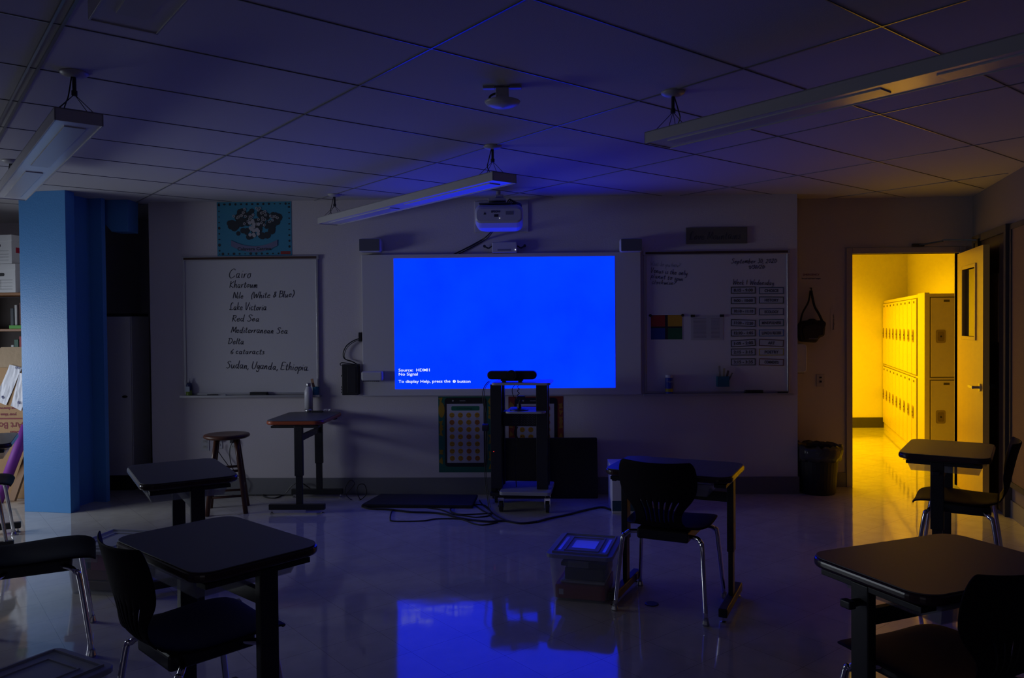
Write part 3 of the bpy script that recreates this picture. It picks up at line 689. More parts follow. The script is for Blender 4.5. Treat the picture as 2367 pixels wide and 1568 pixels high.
for s in (-1, 1): tag(MB().disc_y((x0+x1)/2+s*h, z1-.006, .013, WY-.026, WY-.0176, 14).build('magnet', BLACKP), 'round black magnet at the top %s corner of the four-colour sheet' % ('left' if s < 0 else 'right'), 'magnet', 'magnets on the four-colour sheet')
x0, x1, z0, z1 = rect_on(WY-.016, 1597, 730, 1672, 786)
r = empty('printed_sheet', ((x0+x1)/2, WY-.0155, z0), 0, 'plastic-covered printed table sheet held by two clips in the middle of the right whiteboard', 'paper sheet')
h = (x1-x0)/2; H = z1-z0
MB().box(-h, h, -.001, 0, 0, H).build('sheet', flat('dim_paper', (.42, .42, .46)), r)
mb = MB()
for k in range(16):
    z = .02+k*(H-.05)/15
    mb.box(-h+.02, -h*.05, -.0014, -.0011, z, z+.003).box(h*.25, h-.03, -.0014, -.0011, z, z+.003)
mb.build('printed_lines', flat('print_grey', (.12, .10, .14)), r)
MB().box(-h-.004, h+.004, -.006, -.0054, -.004, H+.004).build('plastic_cover', PLAS, r)
for s in (-.9, .9): tag(MB().box((x0+x1)/2+s*h-.018, (x0+x1)/2+s*h+.018, WY-.03, WY-.0225, z1-.014, z1+.008).build('magnet_clip', BLACKP), 'black magnetic clip at the top %s of the printed table sheet' % ('left' if s < 0 else 'right'), 'magnet clip', 'clips on the printed sheet')
# canister of wipes
p = atY(1547, 905, WY-.05)
r = empty('wipes_canister', (p.x, WY-.042, RZ), 0, 'blue and yellow canister of wipes on the tray of the right whiteboard', 'canister')
MB().lathe([(.030, 0), (.032, .004), (.032, .05)]).build('lower_band', flat('yellow_print', (.45, .40, .03), .35), r, smooth=False)
MB().lathe([(.0325, 0), (.0325, .022)]).lathe([(.0322, .0501), (.0322, .14), (.030, .145)]).build('blue_label', flat('blue_print', (.02, .05, .35), .35), r)
MB().lathe([(.031, .1451), (.032, .150), (.031, .166), (.02, .170)]).build('lid', WHITEP, r, smooth=False)
text_mesh('lettering', 'Wipes', .022, WHITEP, (0, -.0345, .105), FRONT, r, 'CENTER')
# magnetic pocket with markers
p = atY(1671, 885, WY-.05)
r = empty('pen_pocket', (p.x, WY-.016, p.z-.03), 0, 'teal magnetic pocket at the bottom of the right whiteboard', 'pen pocket')
MB().box(-.05, .05, -.055, -.050, 0, .085).box(-.05, -.045, -.05, 0, 0, .085).box(.045, .05, -.05, 0, 0, .085).box(-.05, .05, -.055, 0, -.004, 0).build('pocket', flat('teal_felt', (.02, .13, .17), .7), r)
for k, (sx, tl_, cc) in enumerate(((-.02, -.01, (.30, .28, .25)), (0, .012, (.34, .30, .20)), (.018, .03, (.16, .12, .12)), (.03, .05, (.12, .10, .10)))):
    tag(MB().bar((p.x+sx, WY-.045-.006*(k%2), p.z-.022), (p.x+sx+tl_, WY-.045-.006*(k%2), p.z+.145-.02*k), .017, .008).build('marker', flat('pen_%d' % k, cc, .4)),
        ['pale marker standing leftmost in the teal pocket', 'cream marker standing in the teal pocket beside the leftmost', 'dark marker leaning right in the teal pocket', 'darkest marker leaning furthest right in the teal pocket'][k], 'marker', 'markers in the teal pocket')
p = atY(1743, 905, WY-.05)
eraser(1743, 905, .15, 'black felt eraser on the tray of the right whiteboard', RZ)
p = atY(1810, 904, WY-.05)
tag(MB().cyl((p.x-.045, WY-.05, RZ+.009), (p.x+.04, WY-.05, RZ+.009), .008).build('marker', BLACKP), 'black marker at the right end of the right whiteboard tray', 'marker')
# wooden sign
x0, x1, z0, z1 = rect_on(WY, 1585, 527, 1726, 563)
r = empty('wooden_sign', ((x0+x1)/2, WY, z0), 0, 'narrow grey-brown wooden sign with painted script above the right whiteboard', 'sign')
h = (x1-x0)/2; H = z1-z0
MB().box(-h, h, -.022, -.001, 0, H).build('plank', mat('weathered_wood', (.16, .15, .12), .8, var=(20, (.10, .095, .08), (.1, 1, 1))), r, bevel=.003)
mb = MB()
m = MB(); m.X = Matrix.Translation((-(x0+x1)/2, -WY, -z0)); 
G.update({'q':'.7,.9 .2,.8 .3,.2 .7,.5 .8,-.8'})
write(m, 'Never Mustn', 1592, 555, 1712, 552, .075, WY-.0225, .0018) if False else write(m, 'Love Mountains', 1592, 555, 1712, 552, .07, WY-.0225, .0018)
m.build('painted_script', flat('sign_paint', (.03, .035, .04)), r)

# ================================================================== POSTERS BEHIND THE CART
def phone_poster(pxl, pxr, pyt, pyb, label, c1, c2, bub):
    x0, x1, z0, z1 = rect_on(WY, pxl, pyt, pxr, pyb); h = (x1-x0)/2; H = z1-z0
    r = empty('emoji_poster', ((x0+x1)/2, WY, z0), 0, label, 'poster', 'phone-shaped posters under the projection board')
    MB().box(-h, h, -.002, -.001, 0, H).build('border_sheet', flat(c1[0], c1[1]), r)
    mb = MB()
    for k in range(26):
        s = -1 if k % 2 else 1; z = random.uniform(.02, H-.02); x = s*(h-.022)
        a0 = random.random()*6
        mb.prism_y([(x+.022*math.cos(a0+j*2*PI/3), z+.03*math.sin(a0+j*2*PI/3)) for j in range(3)], -.0029-.00002*k, -.0021)
    mb.disc_y(-h+.0+.028, H*.82, .028, -.0036, -.0021, 14, 2.4)
    mb.build('leaf_pattern', flat(c2[0], c2[1]), r)
    MB().prism_y(rrect(-h+.055, h-.055, .05, H-.012, .03), -.0046, -.004).build('phone_outline', flat('phone_black', (.012, .012, .015), .4), r)
    MB().box(-h+.075, h-.08, -.0052, -.0047, .085, H-.065).build('paper', flat('poster_paper', (.46, .45, .55)), r)
    MB().prism_y(rrect(-h+.115, h-.115, H-.125, H-.085, .012), -.0058, -.0053).build('speech_bubble', flat(*bub), r)
    MB().box(-.05, .0, -.0052, -.0047, H-.042, H-.036).disc_y(-.11, H-.038, .008, -.0052, -.0047, 12).build('speaker_slot', flat('poster_grey', (.3, .3, .34)), r)
    text_mesh('caption', 'I am feeling...', .028, flat('caption_dark', (.01, .08, .05)), (0, -.006, H-.113), FRONT, r, 'CENTER')
    disc = MB(); alt = MB(); feat = MB(); mouth = MB()
    for i in range(4):
        for j in range(7):
            x = -h*.50+(i)*(h*.31); z = H-.165-j*.0635
            (disc if random.random() < .7 else alt).disc_y(x, z, .0225, -.0058, -.0053, 18)
            for s in (-1, 1): feat.disc_y(x+s*.008, z+.005, random.uniform(.002, .0045), -.0062, -.0059, 8)
            k = random.choice((-1, 1, 1, 0))
            for q in range(6):
                t = -1+2*q/5; feat.box(x+t*.010-.002, x+t*.010+.002, -.0062, -.0059, z-.010-k*.004*(1-t*t)-.001, z-.010-k*.004*(1-t*t)+.001)
            mouth.box(x-.014, x+.014, -.0056, -.0053, z-.031, z-.029)
    disc.build('yellow_faces', flat('face_yellow', (.48, .25, .02)), r); alt.build('orange_faces', flat('face_orange', (.40, .14, .03)), r)
    feat.build('face_features', flat('face_dark', (.05, .02, .01)), r); mouth.build('captions', flat('print_grey2', (.16, .15, .2)), r)
phone_poster(1013, 1140, 917, 1092, 'green-bordered poster of small round faces inside a phone outline, left of the cart', ('border_green', (.01, .12, .09)), ('leaf_yellow', (.32, .20, .01)), ('bubble_green', (.01, .16, .10)))
phone_poster(1175, 1303, 917, 1092, 'red and orange-bordered poster of small round faces, partly hidden behind the cart', ('border_red', (.22, .03, .02)), ('leaf_orange', (.32, .16, .02)), ('bubble_red', (.25, .02, .02)))

# ================================================================== AV CART
cx_, cy_ = -.135, 6.37
r = empty('av_cart', (cx_, cy_, 0), rad(-5), 'tall black rolling equipment cart with open shelves in front of the projection board', 'cart')
SH = mat('grey_shelf', (.42, .42, .46), .35)
MB().prism(rrect(-.21, .26, -.22, .20, .03), 1.010, 1.028).build('top_shelf', SH, r, bevel=.003)
MB().prism(rrect(-.10, .22, -.22, .16, .04), .785, .800).build('middle_shelf', SH, r, bevel=.003)
MB().prism(rrect(-.15, .26, -.25, .2, .03), .140, .168).build('bottom_shelf', SH, r, bevel=.004)
for s in (-1, 1):
    x = -.185 if s < 0 else .185
    MB().box(x-.045, x+.045, -.14, -.08, .17, 1.010).box(x-.045, x+.045, .04, .10, .17, 1.010).build('upright', mat('cart_steel', (.025, .025, .03), .4, .3), r, bevel=.003)
MB().box(-.14, .14, -.06, .09, .665, .784).build('equipment_case', BLACK, r)
mb = MB()
for i in range(16):
    for j in range(7): mb.disc_y(-.055+i*.0115, .683+j*.014+(i%2)*.005, .0022, -.0615, -.0601, 6)
mb.build('vent_holes', flat('vent_grey', (.30, .30, .34)), r)
MB().box(-.235, -.20, -.10, .06, .10, 1.009).build('side_panel', BLACK, r)
MB().box(-.235, .23, -.16, -.10, .115, .1399).box(-.235, .23, .08, .14, .115, .1399).build('base_rail', BLACK, r)
MB().cyl((-.25, -.11, .66), (-.30, -.11, .66), .03).build('knob', BLACKP, r, bevel=.004)
MB().cyl((-.2352, -.02, .47), (-.238, -.02, .47), .005).disc_y(-.205, .47, .004, -.145, -.1405, 8).build('indicator', LEDR, r)
for x, y in ((-.14, -.20), (.23, -.20), (-.22, .12), (.21, .12)):
    cs = MB().cyl((x-.014, y, .042), (x+.014, y, .042), .042, n=20).build('caster_wheel', BLACKP, r, bevel=.004)
    MB().box(x-.024, x-.018, y-.02, y+.02, .04, .10).box(x+.018, x+.024, y-.02, y+.02, .04, .10).box(x-.024, x+.024, y-.022, y+.022, .095, .115).build('fork', CHROME, cs)
def cart_pt(x, y, z): return Matrix.Rotation(rad(-5), 4, 'Z') @ Vector((x, y, z)) + Vector((cx_, cy_, 0))
# conference camera on top
q = cart_pt(-.055, -.10, 1.0285)
r = empty('conference_camera', q, rad(-3), 'black bar-shaped conference camera standing on top of the cart', 'camera')
MB().prism_y(rrect(-.20, .20, .022, .092, .034), -.045, .045).build('bar_body', BLACKP, r, bevel=.012)
MB().prism_y(rrect(-.175, .175, .030, .084, .026), -.0475, -.0452).build('speaker_cloth', mat('speaker_cloth', (.015, .015, .018), .9, bump=(600, .4)), r)
MB().cyl((0, -.068, .058), (0, -.02, .058), .042, n=28).cyl((0, -.073, .058), (0, -.068, .058), .026, n=24).build('lens_housing', mat('lens_black', (.01, .01, .012), .15), r, bevel=.003)
MB().box(-.09, .09, -.04, .04, .010, .022).box(-.08, -.05, -.035, .035, 0, .010).box(.05, .08, -.035, .035, 0, .010).build('foot', BLACKP, r, bevel=.003)
# webcam stand on the middle shelf
q = cart_pt(.0, -.10, .8005)
r = empty('webcam_stand', q, 0, 'small black stand with round base on the middle shelf of the cart', 'stand')
MB().lathe([(.075, 0), (.075, .006), (.05, .014), (.018, .018), (.014, .05)], n=28).build('base', BLACKP, r, smooth=False)
MB().tube([(0, 0, .04), (.005, 0, .07), (.03, 0, .10), (.05, 0, .105)], .010).build('neck', BLACKP, r)
MB().prism_y(rrect(-.02, .05, .085, .115, .012), -.02, .01).build('head', BLACKP, r, bevel=.003)
pts = [cart_pt(.0+.008*math.cos(k*1.5), -.15+.008*math.sin(k*1.5), 1.009-k*.008) for k in range(14)]
tag(MB().tube(pts, .0028, 6).build('coiled_cable', CABLE), 'short twisted cable dangling under the top shelf of the cart', 'cable')
pts = [cart_pt(-.03, -.12, 1.009), cart_pt(-.05, -.14, .975), cart_pt(-.045, -.14, .925), cart_pt(-.02, -.14, .895)]
tag(MB().tube(pts, .003, 6).build('thin_cable', CABLE), 'thin cable loop hanging beside the twisted one under the cart top', 'cable')
pts = [cart_pt(-.25, -.08, 1.034), cart_pt(-.29, -.08, .98), cart_pt(-.30, -.08, .9), cart_pt(-.28, -.10, .75), cart_pt(-.27, -.12, .5), cart_pt(-.28, -.13, .25), cart_pt(-.24, -.2, .03)]
tag(MB().tube(pts, .004, 6).tube([p+Vector((.012, 0, .0)) for p in pts], .003, 6).build('cart_side_cable', CABLE), 'pair of cables running down the left side of the cart', 'cable')
pts = [cart_pt(-.03, -.07, .664), cart_pt(-.045, -.08, .62), cart_pt(-.035, -.08, .58), cart_pt(-.02, -.09, .55), cart_pt(-.04, -.08, .4), cart_pt(-.03, -.08, .172)]
tag(MB().tube(pts, .0035, 6).tube([p+Vector((.015, 0, 0)) for p in pts[:4]], .003, 6).build('cart_inner_cable', CABLE), 'black cables hanging inside the cart below the vented case', 'cable')
# black panel leaning on the wall
r = empty('black_panel', (.06, 6.66, 0), 0, 'large flat black screen leaning against the wall behind the cart', 'display panel')
r.rotation_euler = (rad(-8), 0, 0)
MB().prism_y(rrect(-.45, .455, .0, .515, .012), -.02, .02).build('housing', mat('panel_black', (.010, .010, .012), .5), r, bevel=.004)
MB().box(-.435, .44, -.0225, -.0202, .02, .50).build('screen', mat('panel_screen', (.006, .006, .008), .35), r)
# flat black case on the floor
p1, p2, p3, p4 = atZ(835, 1170, .015), atZ(1092, 1172, .015), atZ(1105, 1143, .06), atZ(880, 1141, .06)
mb = MB(); t = Vector((0, 0, .03))
q_ = [Vector((p1.x, p1.y, 0)), Vector((p2.x, p2.y, 0)), Vector((p3.x, min(p3.y, 6.74), .03)), Vector((p4.x, min(p4.y, 6.74), .03))]
mb.add([q_[0], q_[1], q_[2], q_[3], q_[0]+t, q_[1]+t, q_[2]+t, q_[3]+t], [(0,3,2,1),(4,5,6,7),(0,1,5,4),(1,2,6,5),(2,3,7,6),(3,0,4,7)])
tag(mb.build('flat_case', mat('soft_black', (.012, .012, .015), .55, bump=(8, .3)), bevel=.01), 'flat black case lying on the floor along the wall left of the cart', 'case')

# ================================================================== FLOOR CABLES
def fc(pts, ox, oy, s, label, r_=.006, name='floor_cable', y=None):
    P_ = []
    for x, yy in pts:
        px, py = ox+x/s, oy+yy/s
        q = atZ(px, py, r_) if y is None else atY(px, py, y)
        if q.y > 6.78: q = Vector((q.x*6.78/q.y, 6.78, r_))
        P_.append(q)
    return tag(MB().tube(P_, r_, 6).build(name, CABLE), label, 'cable')
fc([(190,235),(260,255),(400,262),(560,280),(720,285),(840,300),(930,325),(1060,345),(1180,355),(1300,350),(1420,368),(1540,355),(1680,320)] , 780, 1100, 3.35, 'thick black cable running along the flat case and past the front of the cart', .008)
fc([(0,665),(110,635),(260,605),(400,570),(530,545),(600,560),(640,580)], 1240, 1020, 3.564, 'black cable curving over the floor from the cart towards the front right desk', .008)
fc([(430,262),(415,290),(410,335),(440,352),(660,350),(760,335),(950,337),(1050,370),(1130,382),(1240,362)], 780, 1100, 3.35, 'thinner black cable looping nearest the viewer in front of the flat case', .005)
fc([(700,250),(800,265),(900,300),(1000,312),(1080,322),(1190,300),(1150,235),(1060,222),(950,225),(880,250),(885,280),(960,300),(1100,296),(1200,290)], 780, 1100, 3.35, 'loop of black cable beside the left wheels of the cart', .005)
fc([(1100,190),(1130,230),(1180,270),(1230,310),(1300,345)], 780, 1100, 3.35, 'short black cable trailing from the rear left wheel of the cart', .005)
fc([(1060,222),(1110,262),(1165,292),(1210,330),(1255,352)], 780, 1100, 3.35, 'black cable bunched beneath the left side of the cart', .006)
fc([(745,1110),(820,1095),(900,1110),(980,1150),(930,1182),(850,1178),(810,1145),(860,1122),(960,1130),(1020,1140),(1100,1130)], 400, 850, 3.92, 'coil of black cable on the floor between the stool and the tall desk', .005)
fc([(540,1140),(590,1162),(660,1150),(740,1110)], 400, 850, 3.92, 'black cable on the floor under the stool', .005)
fc([(1020,1140),(1080,1070),(1140,1040),(1190,1060),(1260,1110)], 400, 850, 3.92, 'black cable arching up behind the tall desk', .005, y=6.76)
# standing loops beside the tall desk
fc([(60,150),(60,95),(100,35),(132,62),(95,112),(70,150),(115,190),(175,188),(225,140),(210,72),(165,72),(152,130),(185,200),(200,225)], 780, 1100, 3.35, 'stiff cable loops standing up against the wall right of the tall desk', .004, y=6.60)

# ================================================================== OUTLETS AND THEIR CORDS
def outlet(px, py, label, plug, w_=.075, h_=.12):
    p = atY(px, py, WY)
    r = empty('wall_outlet', (p.x, WY, p.z), 0, label, 'outlet', 'outlets low on the wall behind the stool')
    MB().box(-w_/2, w_/2, -.006, -.001, -h_/2, h_/2).build('cover_plate', WHITEP, r, bevel=.002)
    mb = MB()
    for z in (-.025, .025): mb.prism_y(rrect(-.018, .018, z-.014, z+.014, .006), -.009, -.0061)
    mb.build('socket', flat('socket_cream', (.5, .5, .48)), r)
    mb = MB()
    for z in (-.022, .028):
        for s in (-1, 1): mb.box(s*.007-.0015, s*.007+.0015, -.0094, -.0091, z-.005, z+.005)
    mb.build('slots', BLACK, r)
    if plug: tag(MB().box(p.x-.016, p.x+.016, WY-.045, WY-.0095, p.z+.010, p.z+.042).build('plug', BLACKP, bevel=.004), 'black plug in the '+label, 'plug')
outlet(474.5, 1027, 'wall outlet left of the stool', False); outlet(505, 1022, 'wall outlet hidden behind the left stool leg', True); outlet(540, 1026, 'wall outlet seen between the stool legs at the right', True)
fc([(405,690),(400,740),(450,820),(500,890),(530,960)], 400, 850, 3.92, 'cord hanging from the plug behind the left stool leg', .004, y=6.77, name='power_cord')
fc([(535,680),(515,740),(520,850),(560,950),(640,1040),(620,1120)], 400, 850, 3.92, 'cord hanging from the right plug down behind the stool', .004, y=6.77, name='power_cord')

# ================================================================== STOOL
r = empty('wooden_stool', (-2.515, 6.22, 0), rad(18), 'round dark wooden stool in front of the wall outlets', 'stool')
SZ = .628
MB().lathe([(.10, SZ-.034), (.160, SZ-.034), (.176, SZ-.026), (.180, SZ-.014), (.174, SZ-.003), (.14, SZ), (.08, SZ-.004), (.0, SZ-.006)], n=40).build('seat', WOODD, r, smooth=True)
ft = []
for k in range(4):
    a = rad(45+90*k); tx, ty = .105*math.cos(a), .105*math.sin(a); bx_, by_ = .205*math.cos(a), .205*math.sin(a); ft.append(((tx, ty), (bx_, by_)))
    MB().tube([(tx, ty, SZ-.035), (tx+(bx_-tx)*.3, ty+(by_-ty)*.3, SZ*.68), (bx_, by_, 0)], .019, 12, False).build('leg', WOODD, r, smooth=True)
def legpt(k, z):
    (tx, ty), (bx_, by_) = ft[k]; f = 1-z/(SZ-.035); return Vector((tx+(bx_-tx)*f, ty+(by_-ty)*f, z))
for k in range(4):
    for z in ((.40, .20) if k % 2 else (.34, .14)):
        MB().cyl(legpt(k, z), legpt((k+1) % 4, z), .010, n=10).build('stretcher', WOODD, r, smooth=True)

# ================================================================== DESKS
def make_desk(hz=.73, edge=DEDGE, tub=True, top=DTOP):
    r = empty('student_desk', (0, 0, 0))
    MB().prism(rrect(-.325, .325, -.228, .228, .07, 8), hz-.004, hz).build('desktop', top, r, bevel=.0015)
    MB().prism(rrect(-.330, .330, -.233, .233, .073, 8), hz-.034, hz-.0041).build('edge_band', edge, r, bevel=.010)
    MB().box(-.30, .30, -.15, .17, hz-.044, hz-.0341).box(-.30, -.24, -.19, .19, hz-.062, hz-.044).box(.24, .30, -.19, .19, hz-.062, hz-.044).build('underframe', BLACK, r, bevel=.002)
    for s in (-1, 1):
        l = MB().box(s*.285-.017, s*.285+.017, -.004, .064, .30, hz-.044).build('leg', BLACK, r, bevel=.004)
        MB().box(s*.285-.012, s*.285+.012, .004, .056, .06, .30).build('inner_tube', BLACK, l, bevel=.002)
        MB().box(s*.285-.022, s*.285+.022, -.215, .235, .03, .075).build('foot', BLACK, l, bevel=.006)
        for t in (-1, 1): MB().lathe([(.016, 0), (.016, .006), (.006, .010), (.006, .0299)], (s*.285, t*.205+.01, 0), 12).build('glide', CHROME, l, smooth=False)
    MB().box(-.268, .268, .018, .042, hz-.175, hz-.125).build('crossbar', BLACK, r, bevel=.002)
    MB().cyl((-.302, .03, hz-.10), (-.335, .03, hz-.10), .012).box(-.36, -.333, .01, .05, hz-.112, hz-.088).build('height_lever', BLACKP, r, bevel=.004)
    if tub:
        mb = MB(); x0, x1, y0, y1, z0, z1 = -.225, .225, -.195, .200, hz-.115, hz-.048
        i = .025
        for (a, b, c, d) in ((x0, x1, y0, y1),):
            B = [(a+i, c+i, z0), (b-i, c+i, z0), (b-i, d-i, z0), (a+i, d-i, z0)]; T = [(a, c, z1), (b, c, z1), (b, d, z1), (a, d, z1)]
            mb.add(B+T, [(0,1,2,3),(0,1,5,4),(1,2,6,5),(2,3,7,6),(3,0,4,7)])
        tb = mb.build('tote_tray', TUB, r, solid=.003)
        tb.scale = (1, 1, 1)
        MB().box(x0-.012, x1+.012, y0-.012, y0, z1-.006, z1).box(x0-.012, x1+.012, y1, y1+.012, z1-.006, z1).box(x0-.012, x0, y0, y1, z1-.006, z1).box(x1, x1+.012, y0, y1, z1-.006, z1).build('rim', TUB, tb)
    return r
GD = 'student desks with black T-legs'
dk = make_desk()
dk['category'] = 'desk'; dk['group'] = GD
DP = [(.735, 4.165, -24, 'student desk in front of the wall right of the cart, right edge lit orange'),
      (-1.145, 2.72, -40, 'large dark student desk in the left foreground'),
      (-1.90, 4.08, -56, 'student desk behind the left foreground desk, in front of the stool'),
      (1.27, 2.495, 23.5, 'student desk in the right foreground, its top tinted yellow by the hallway'),
      (2.452, 4.72, 58, 'student desk at the right in front of the open door'),
      (-3.86, 5.22, -60, 'student desk cut off by the left edge of the picture')]
for i, (x, y, a, lab) in enumerate(DP):
    o = dk if i == 0 else copy_tree(dk)
    place(o, x, y, rad(a), lab)
sd = make_desk(.745, OEDGE, False); sd['category'] = 'desk'; sd['group'] = GD
place(sd, -1.93, 6.42, rad(-90), 'desk with red-brown edge standing sideways under the left whiteboard, holding a bottle')

# things on the tall desk
p = atZ(714, 952, .7451); p = Vector((p.x, p.y, .745))
r = empty('water_bottle', p, 0, 'white steel water bottle standing on the red-brown edged desk', 'bottle')
MB().lathe([(.033, 0), (.0355, .004), (.0355, .026)], n=28).build('steel_base', STEEL, r, smooth=True)
MB().lathe([(.0356, .0261), (.036, .16), (.032, .19), (.021, .215), (.018, .222)], n=28).build('white_body', mat('bottle_white', (.62, .62, .68), .3), r, smooth=True)
MB().lathe([(.0185, .2221), (.0195, .225), (.0195, .248), (.017, .252)], n=28).build('steel_cap', STEEL, r, smooth=True)
p = atZ(735, 953, .745)
tag(MB().box(p.x-.055, p.x+.045, p.y-.018, p.y+.018, .7451, .757).build('remote_control', BLACKP, bevel=.004), 'dark remote control lying beside the water bottle', 'remote')
p = atZ(755, 951, .745)
mb = MB()
random.seed(3)
vs = []
for k in range(7):
    for j in range(5): vs.append((p.x-.03+k*.011, p.y-.02+j*.01, .7455+.014*random.random()+(.006 if 0 < j < 4 else 0)))
tag(MB().add(vs, [(k*5+j, k*5+j+1, (k+1)*5+j+1, (k+1)*5+j) for k in range(6) for j in range(4)]).build('crumpled_wrap', PAPER, solid=.002), 'small crumpled white paper lying beside the water bottle', 'paper')
p = atZ(725, 1178, .008); 
tag(MB().cyl((p.x-.06, p.y-.01, .0085), (p.x+.02, p.y, .0085), .008).cyl((p.x+.02, p.y, .0085), (p.x+.05, p.y+.006, .0085), .0085).build('fallen_marker', WHITEP), 'pale marker lying on the floor in front of the sideways desk', 'marker')

# ================================================================== CHAIRS
def make_chair():
    r = empty('student_chair', (0, 0, 0))
    prof = [(.235, .412, .30), (.232, .430, .36), (.20, .447, .42), (.12, .452, .44), (.02, .447, .445), (-.08, .443, .43), (-.15, .446, .38), (-.195, .458, .28),
            (-.222, .485, .235), (-.238, .52, .235), (-.247, .555, .26), (-.255, .60, .345), (-.265, .645, .392), (-.276, .70, .405), (-.288, .75, .40), (-.299, .785, .38), (-.304, .802, .345)]
    n = 42
    def surf(rows, slots):
        vs = []; fs = []
        for (y, z, w_), ri in rows:
            for k in range(n+1):
                u = -1+2*k/n
                back = max(0, min(1, (z-.47)/.15))
                yy = y+back*.045*u*u; zz = z+(1-back)*.014*u*u-(1-back)*(.01*(abs(u)**6))
                if ri >= 14: zz -= .006*(1-u*u)-.004
                vs.append((u*w_/2, yy, zz))
        for j in range(len(rows)-1):
            ri = rows[j][1]
            for k in range(n):
                if slots and 8 <= ri <= 10 and 7 <= k <= n-8 and k % 4 == 2: continue
                fs.append((j*(n+1)+k, j*(n+1)+k+1, (j+1)*(n+1)+k+1, (j+1)*(n+1)+k))
        return MB().add(vs, fs)
    rows = [(p, i) for i, p in enumerate(prof)]
    surf(rows[:8], False).build('seat', SHELL, r, smooth=True, solid=.009, sub=1)
    surf(rows[7:], True).build('backrest', SHELL, r, smooth=True, solid=.008, sub=1)
    MB().box(-.135, .135, -.16, .14, .375, .432).build('seat_frame', BLACKP, r, bevel=.012)
    for sx in (-1, 1):
        for sy in (-1, 1):
            l = MB().tube([(sx*.12, sy*.105-.01, .402), (sx*.175, sy*.135, .402), (sx*.198, sy*.155, .385), (sx*.209, sy*.172, .35), (sx*.235, sy*.215, .02)], .0115, 12).build('leg', CHROME, r, smooth=True)
            MB().lathe([(.017, 0), (.018, .008), (.013, .024), (.013, .034)], (sx*.2355, sy*.216, 0), 12).build('glide', STEEL, l, smooth=False)
    return r
ch = make_chair(); ch['category'] = 'chair'; ch['group'] = 'dark shell chairs with chrome legs'
CP = [(.70, 4.13, -25, 'dark shell chair pushed under the desk right of the cart, its back to the viewer'),
      (-1.18, 2.655, -42, 'dark shell chair pushed under the left foreground desk'),
      (-2.33, 3.54, -60, 'dark shell chair at the left edge, only its seat and two legs in view'),
      (1.235, 2.43, 23, 'dark shell chair at the bottom right corner with light falling through its slotted back'),
      (2.492, 4.66, 59, 'dark shell chair at the right seen from the side in front of the open door'),
      (-3.86, 5.18, -60, 'dark shell chair partly hidden at the left edge beside the blue column')]
for i, (x, y, a, lab) in enumerate(CP):
    o = ch if i == 0 else copy_tree(ch)
    place(o, x, y, rad(a), lab)

# ================================================================== STORAGE BINS
def make_bin(w_, d_, h_):
    r = empty('storage_bin', (0, 0, 0)); i = .022; a, b, c, d = -w_/2+.012, w_/2-.012, -d_/2+.012, d_/2-.012
    B = rrect(a+i, b-i, c+i, d-i, .03, 4); T = rrect(a, b, c, d, .035, 4); n = len(B)
    mb = MB(); mb.add([(x, y, .003) for x, y in B]+[(x, y, h_-.035) for x, y in T], [tuple(range(n-1,-1,-1))]+[(k,(k+1)%n,(k+1)%n+n,k+n) for k in range(n)])
    bd = mb.build('body', BINM, r, smooth=False, solid=.0025)
    MB().box(-.055, .055, c-.014, c-.004, h_-.075, h_-.04).build('latch', BINM, r, bevel=.003)
    P1 = rrect(-w_/2, w_/2, -d_/2, d_/2, .035, 4)
    mb = MB()
    mb.prism(P1, h_-.034, h_-.012)
    ld = mb.build('lid', LIDM, r, bevel=.004)
    for q, z in ((.03, .006), (.085, .002)):
        x0, x1, y0, y1 = -w_/2+q, w_/2-q, -d_/2+q, d_/2-q; t = .008
        zz = h_-.0119
        MB().box(x0, x1, y0, y0+t, zz, zz+z+.004).box(x0, x1, y1-t, y1, zz, zz+z+.004).box(x0, x0+t, y0+t, y1-t, zz, zz+z+.004).box(x1-t, x1, y0+t, y1-t, zz, zz+z+.004).build('lid_ridge', LIDM, ld, bevel=.001)
    return r
GB = 'translucent storage bins with lids'
bn = make_bin(.36, .44, .27); tag(bn, '', 'bin', GB); place(bn, .265, 4.335, rad(-14), 'clear lidded storage bin with red box inside and blue-lit lid, beside a desk')
b2 = copy_tree(bn); place(b2, -2.46, 4.43, rad(-8), 'clear lidded storage bin on the floor behind the cut-off chair, with pink and blue contents')
b3 = copy_tree(bn); place(b3, -1.80, 2.66, rad(-27), 'clear lidded storage bin in the bottom left corner of the picture')
def inbin(bx_, by_, rz, dx, dy, sx, sy, z0, z1, name, col, label, cat, tilt=0):
    q = Matrix.Rotation(rz, 4, 'Z') @ Vector((dx, dy, 0)) + Vector((bx_, by_, 0))
    o = MB().box(-sx/2, sx/2, -sy/2, sy/2, 0, z1-z0).build(name, flat(name+'_cover', col, .45), bevel=.003)
    o.location = (q.x, q.y, z0); o.rotation_euler = (0, rad(tilt), rz); return tag(o, label, cat)
inbin(.265, 4.335, rad(-14), .0, -.03, .27, .30, .012, .085, 'red_box', (.35, .02, .03), 'red printed box at the bottom of the blue-lit bin', 'box')
MB().box(-.115, -.09, -.1512, -.1501, .02, .05).build('pale_patch', PAPER, bpy.data.objects['red_box'])
inbin(.265, 4.335, rad(-14), .01, -.02, .24, .28, .090, .10, 'white_folder', (.45, .45, .5), 'white folder lying on the red box in the bin', 'folder')
inbin(.265, 4.335, rad(-14), .02, .0, .22, .28, .104, .165, 'dark_pouch', (.02, .04, .06), 'dark pouch in the upper half of the blue-lit bin', 'pouch')
inbin(.265, 4.335, rad(-14), .01, .02, .25, .29, .17, .19, 'dark_binder', (.03, .06, .08), 'dark binder just under the lid of the blue-lit bin', 'binder')
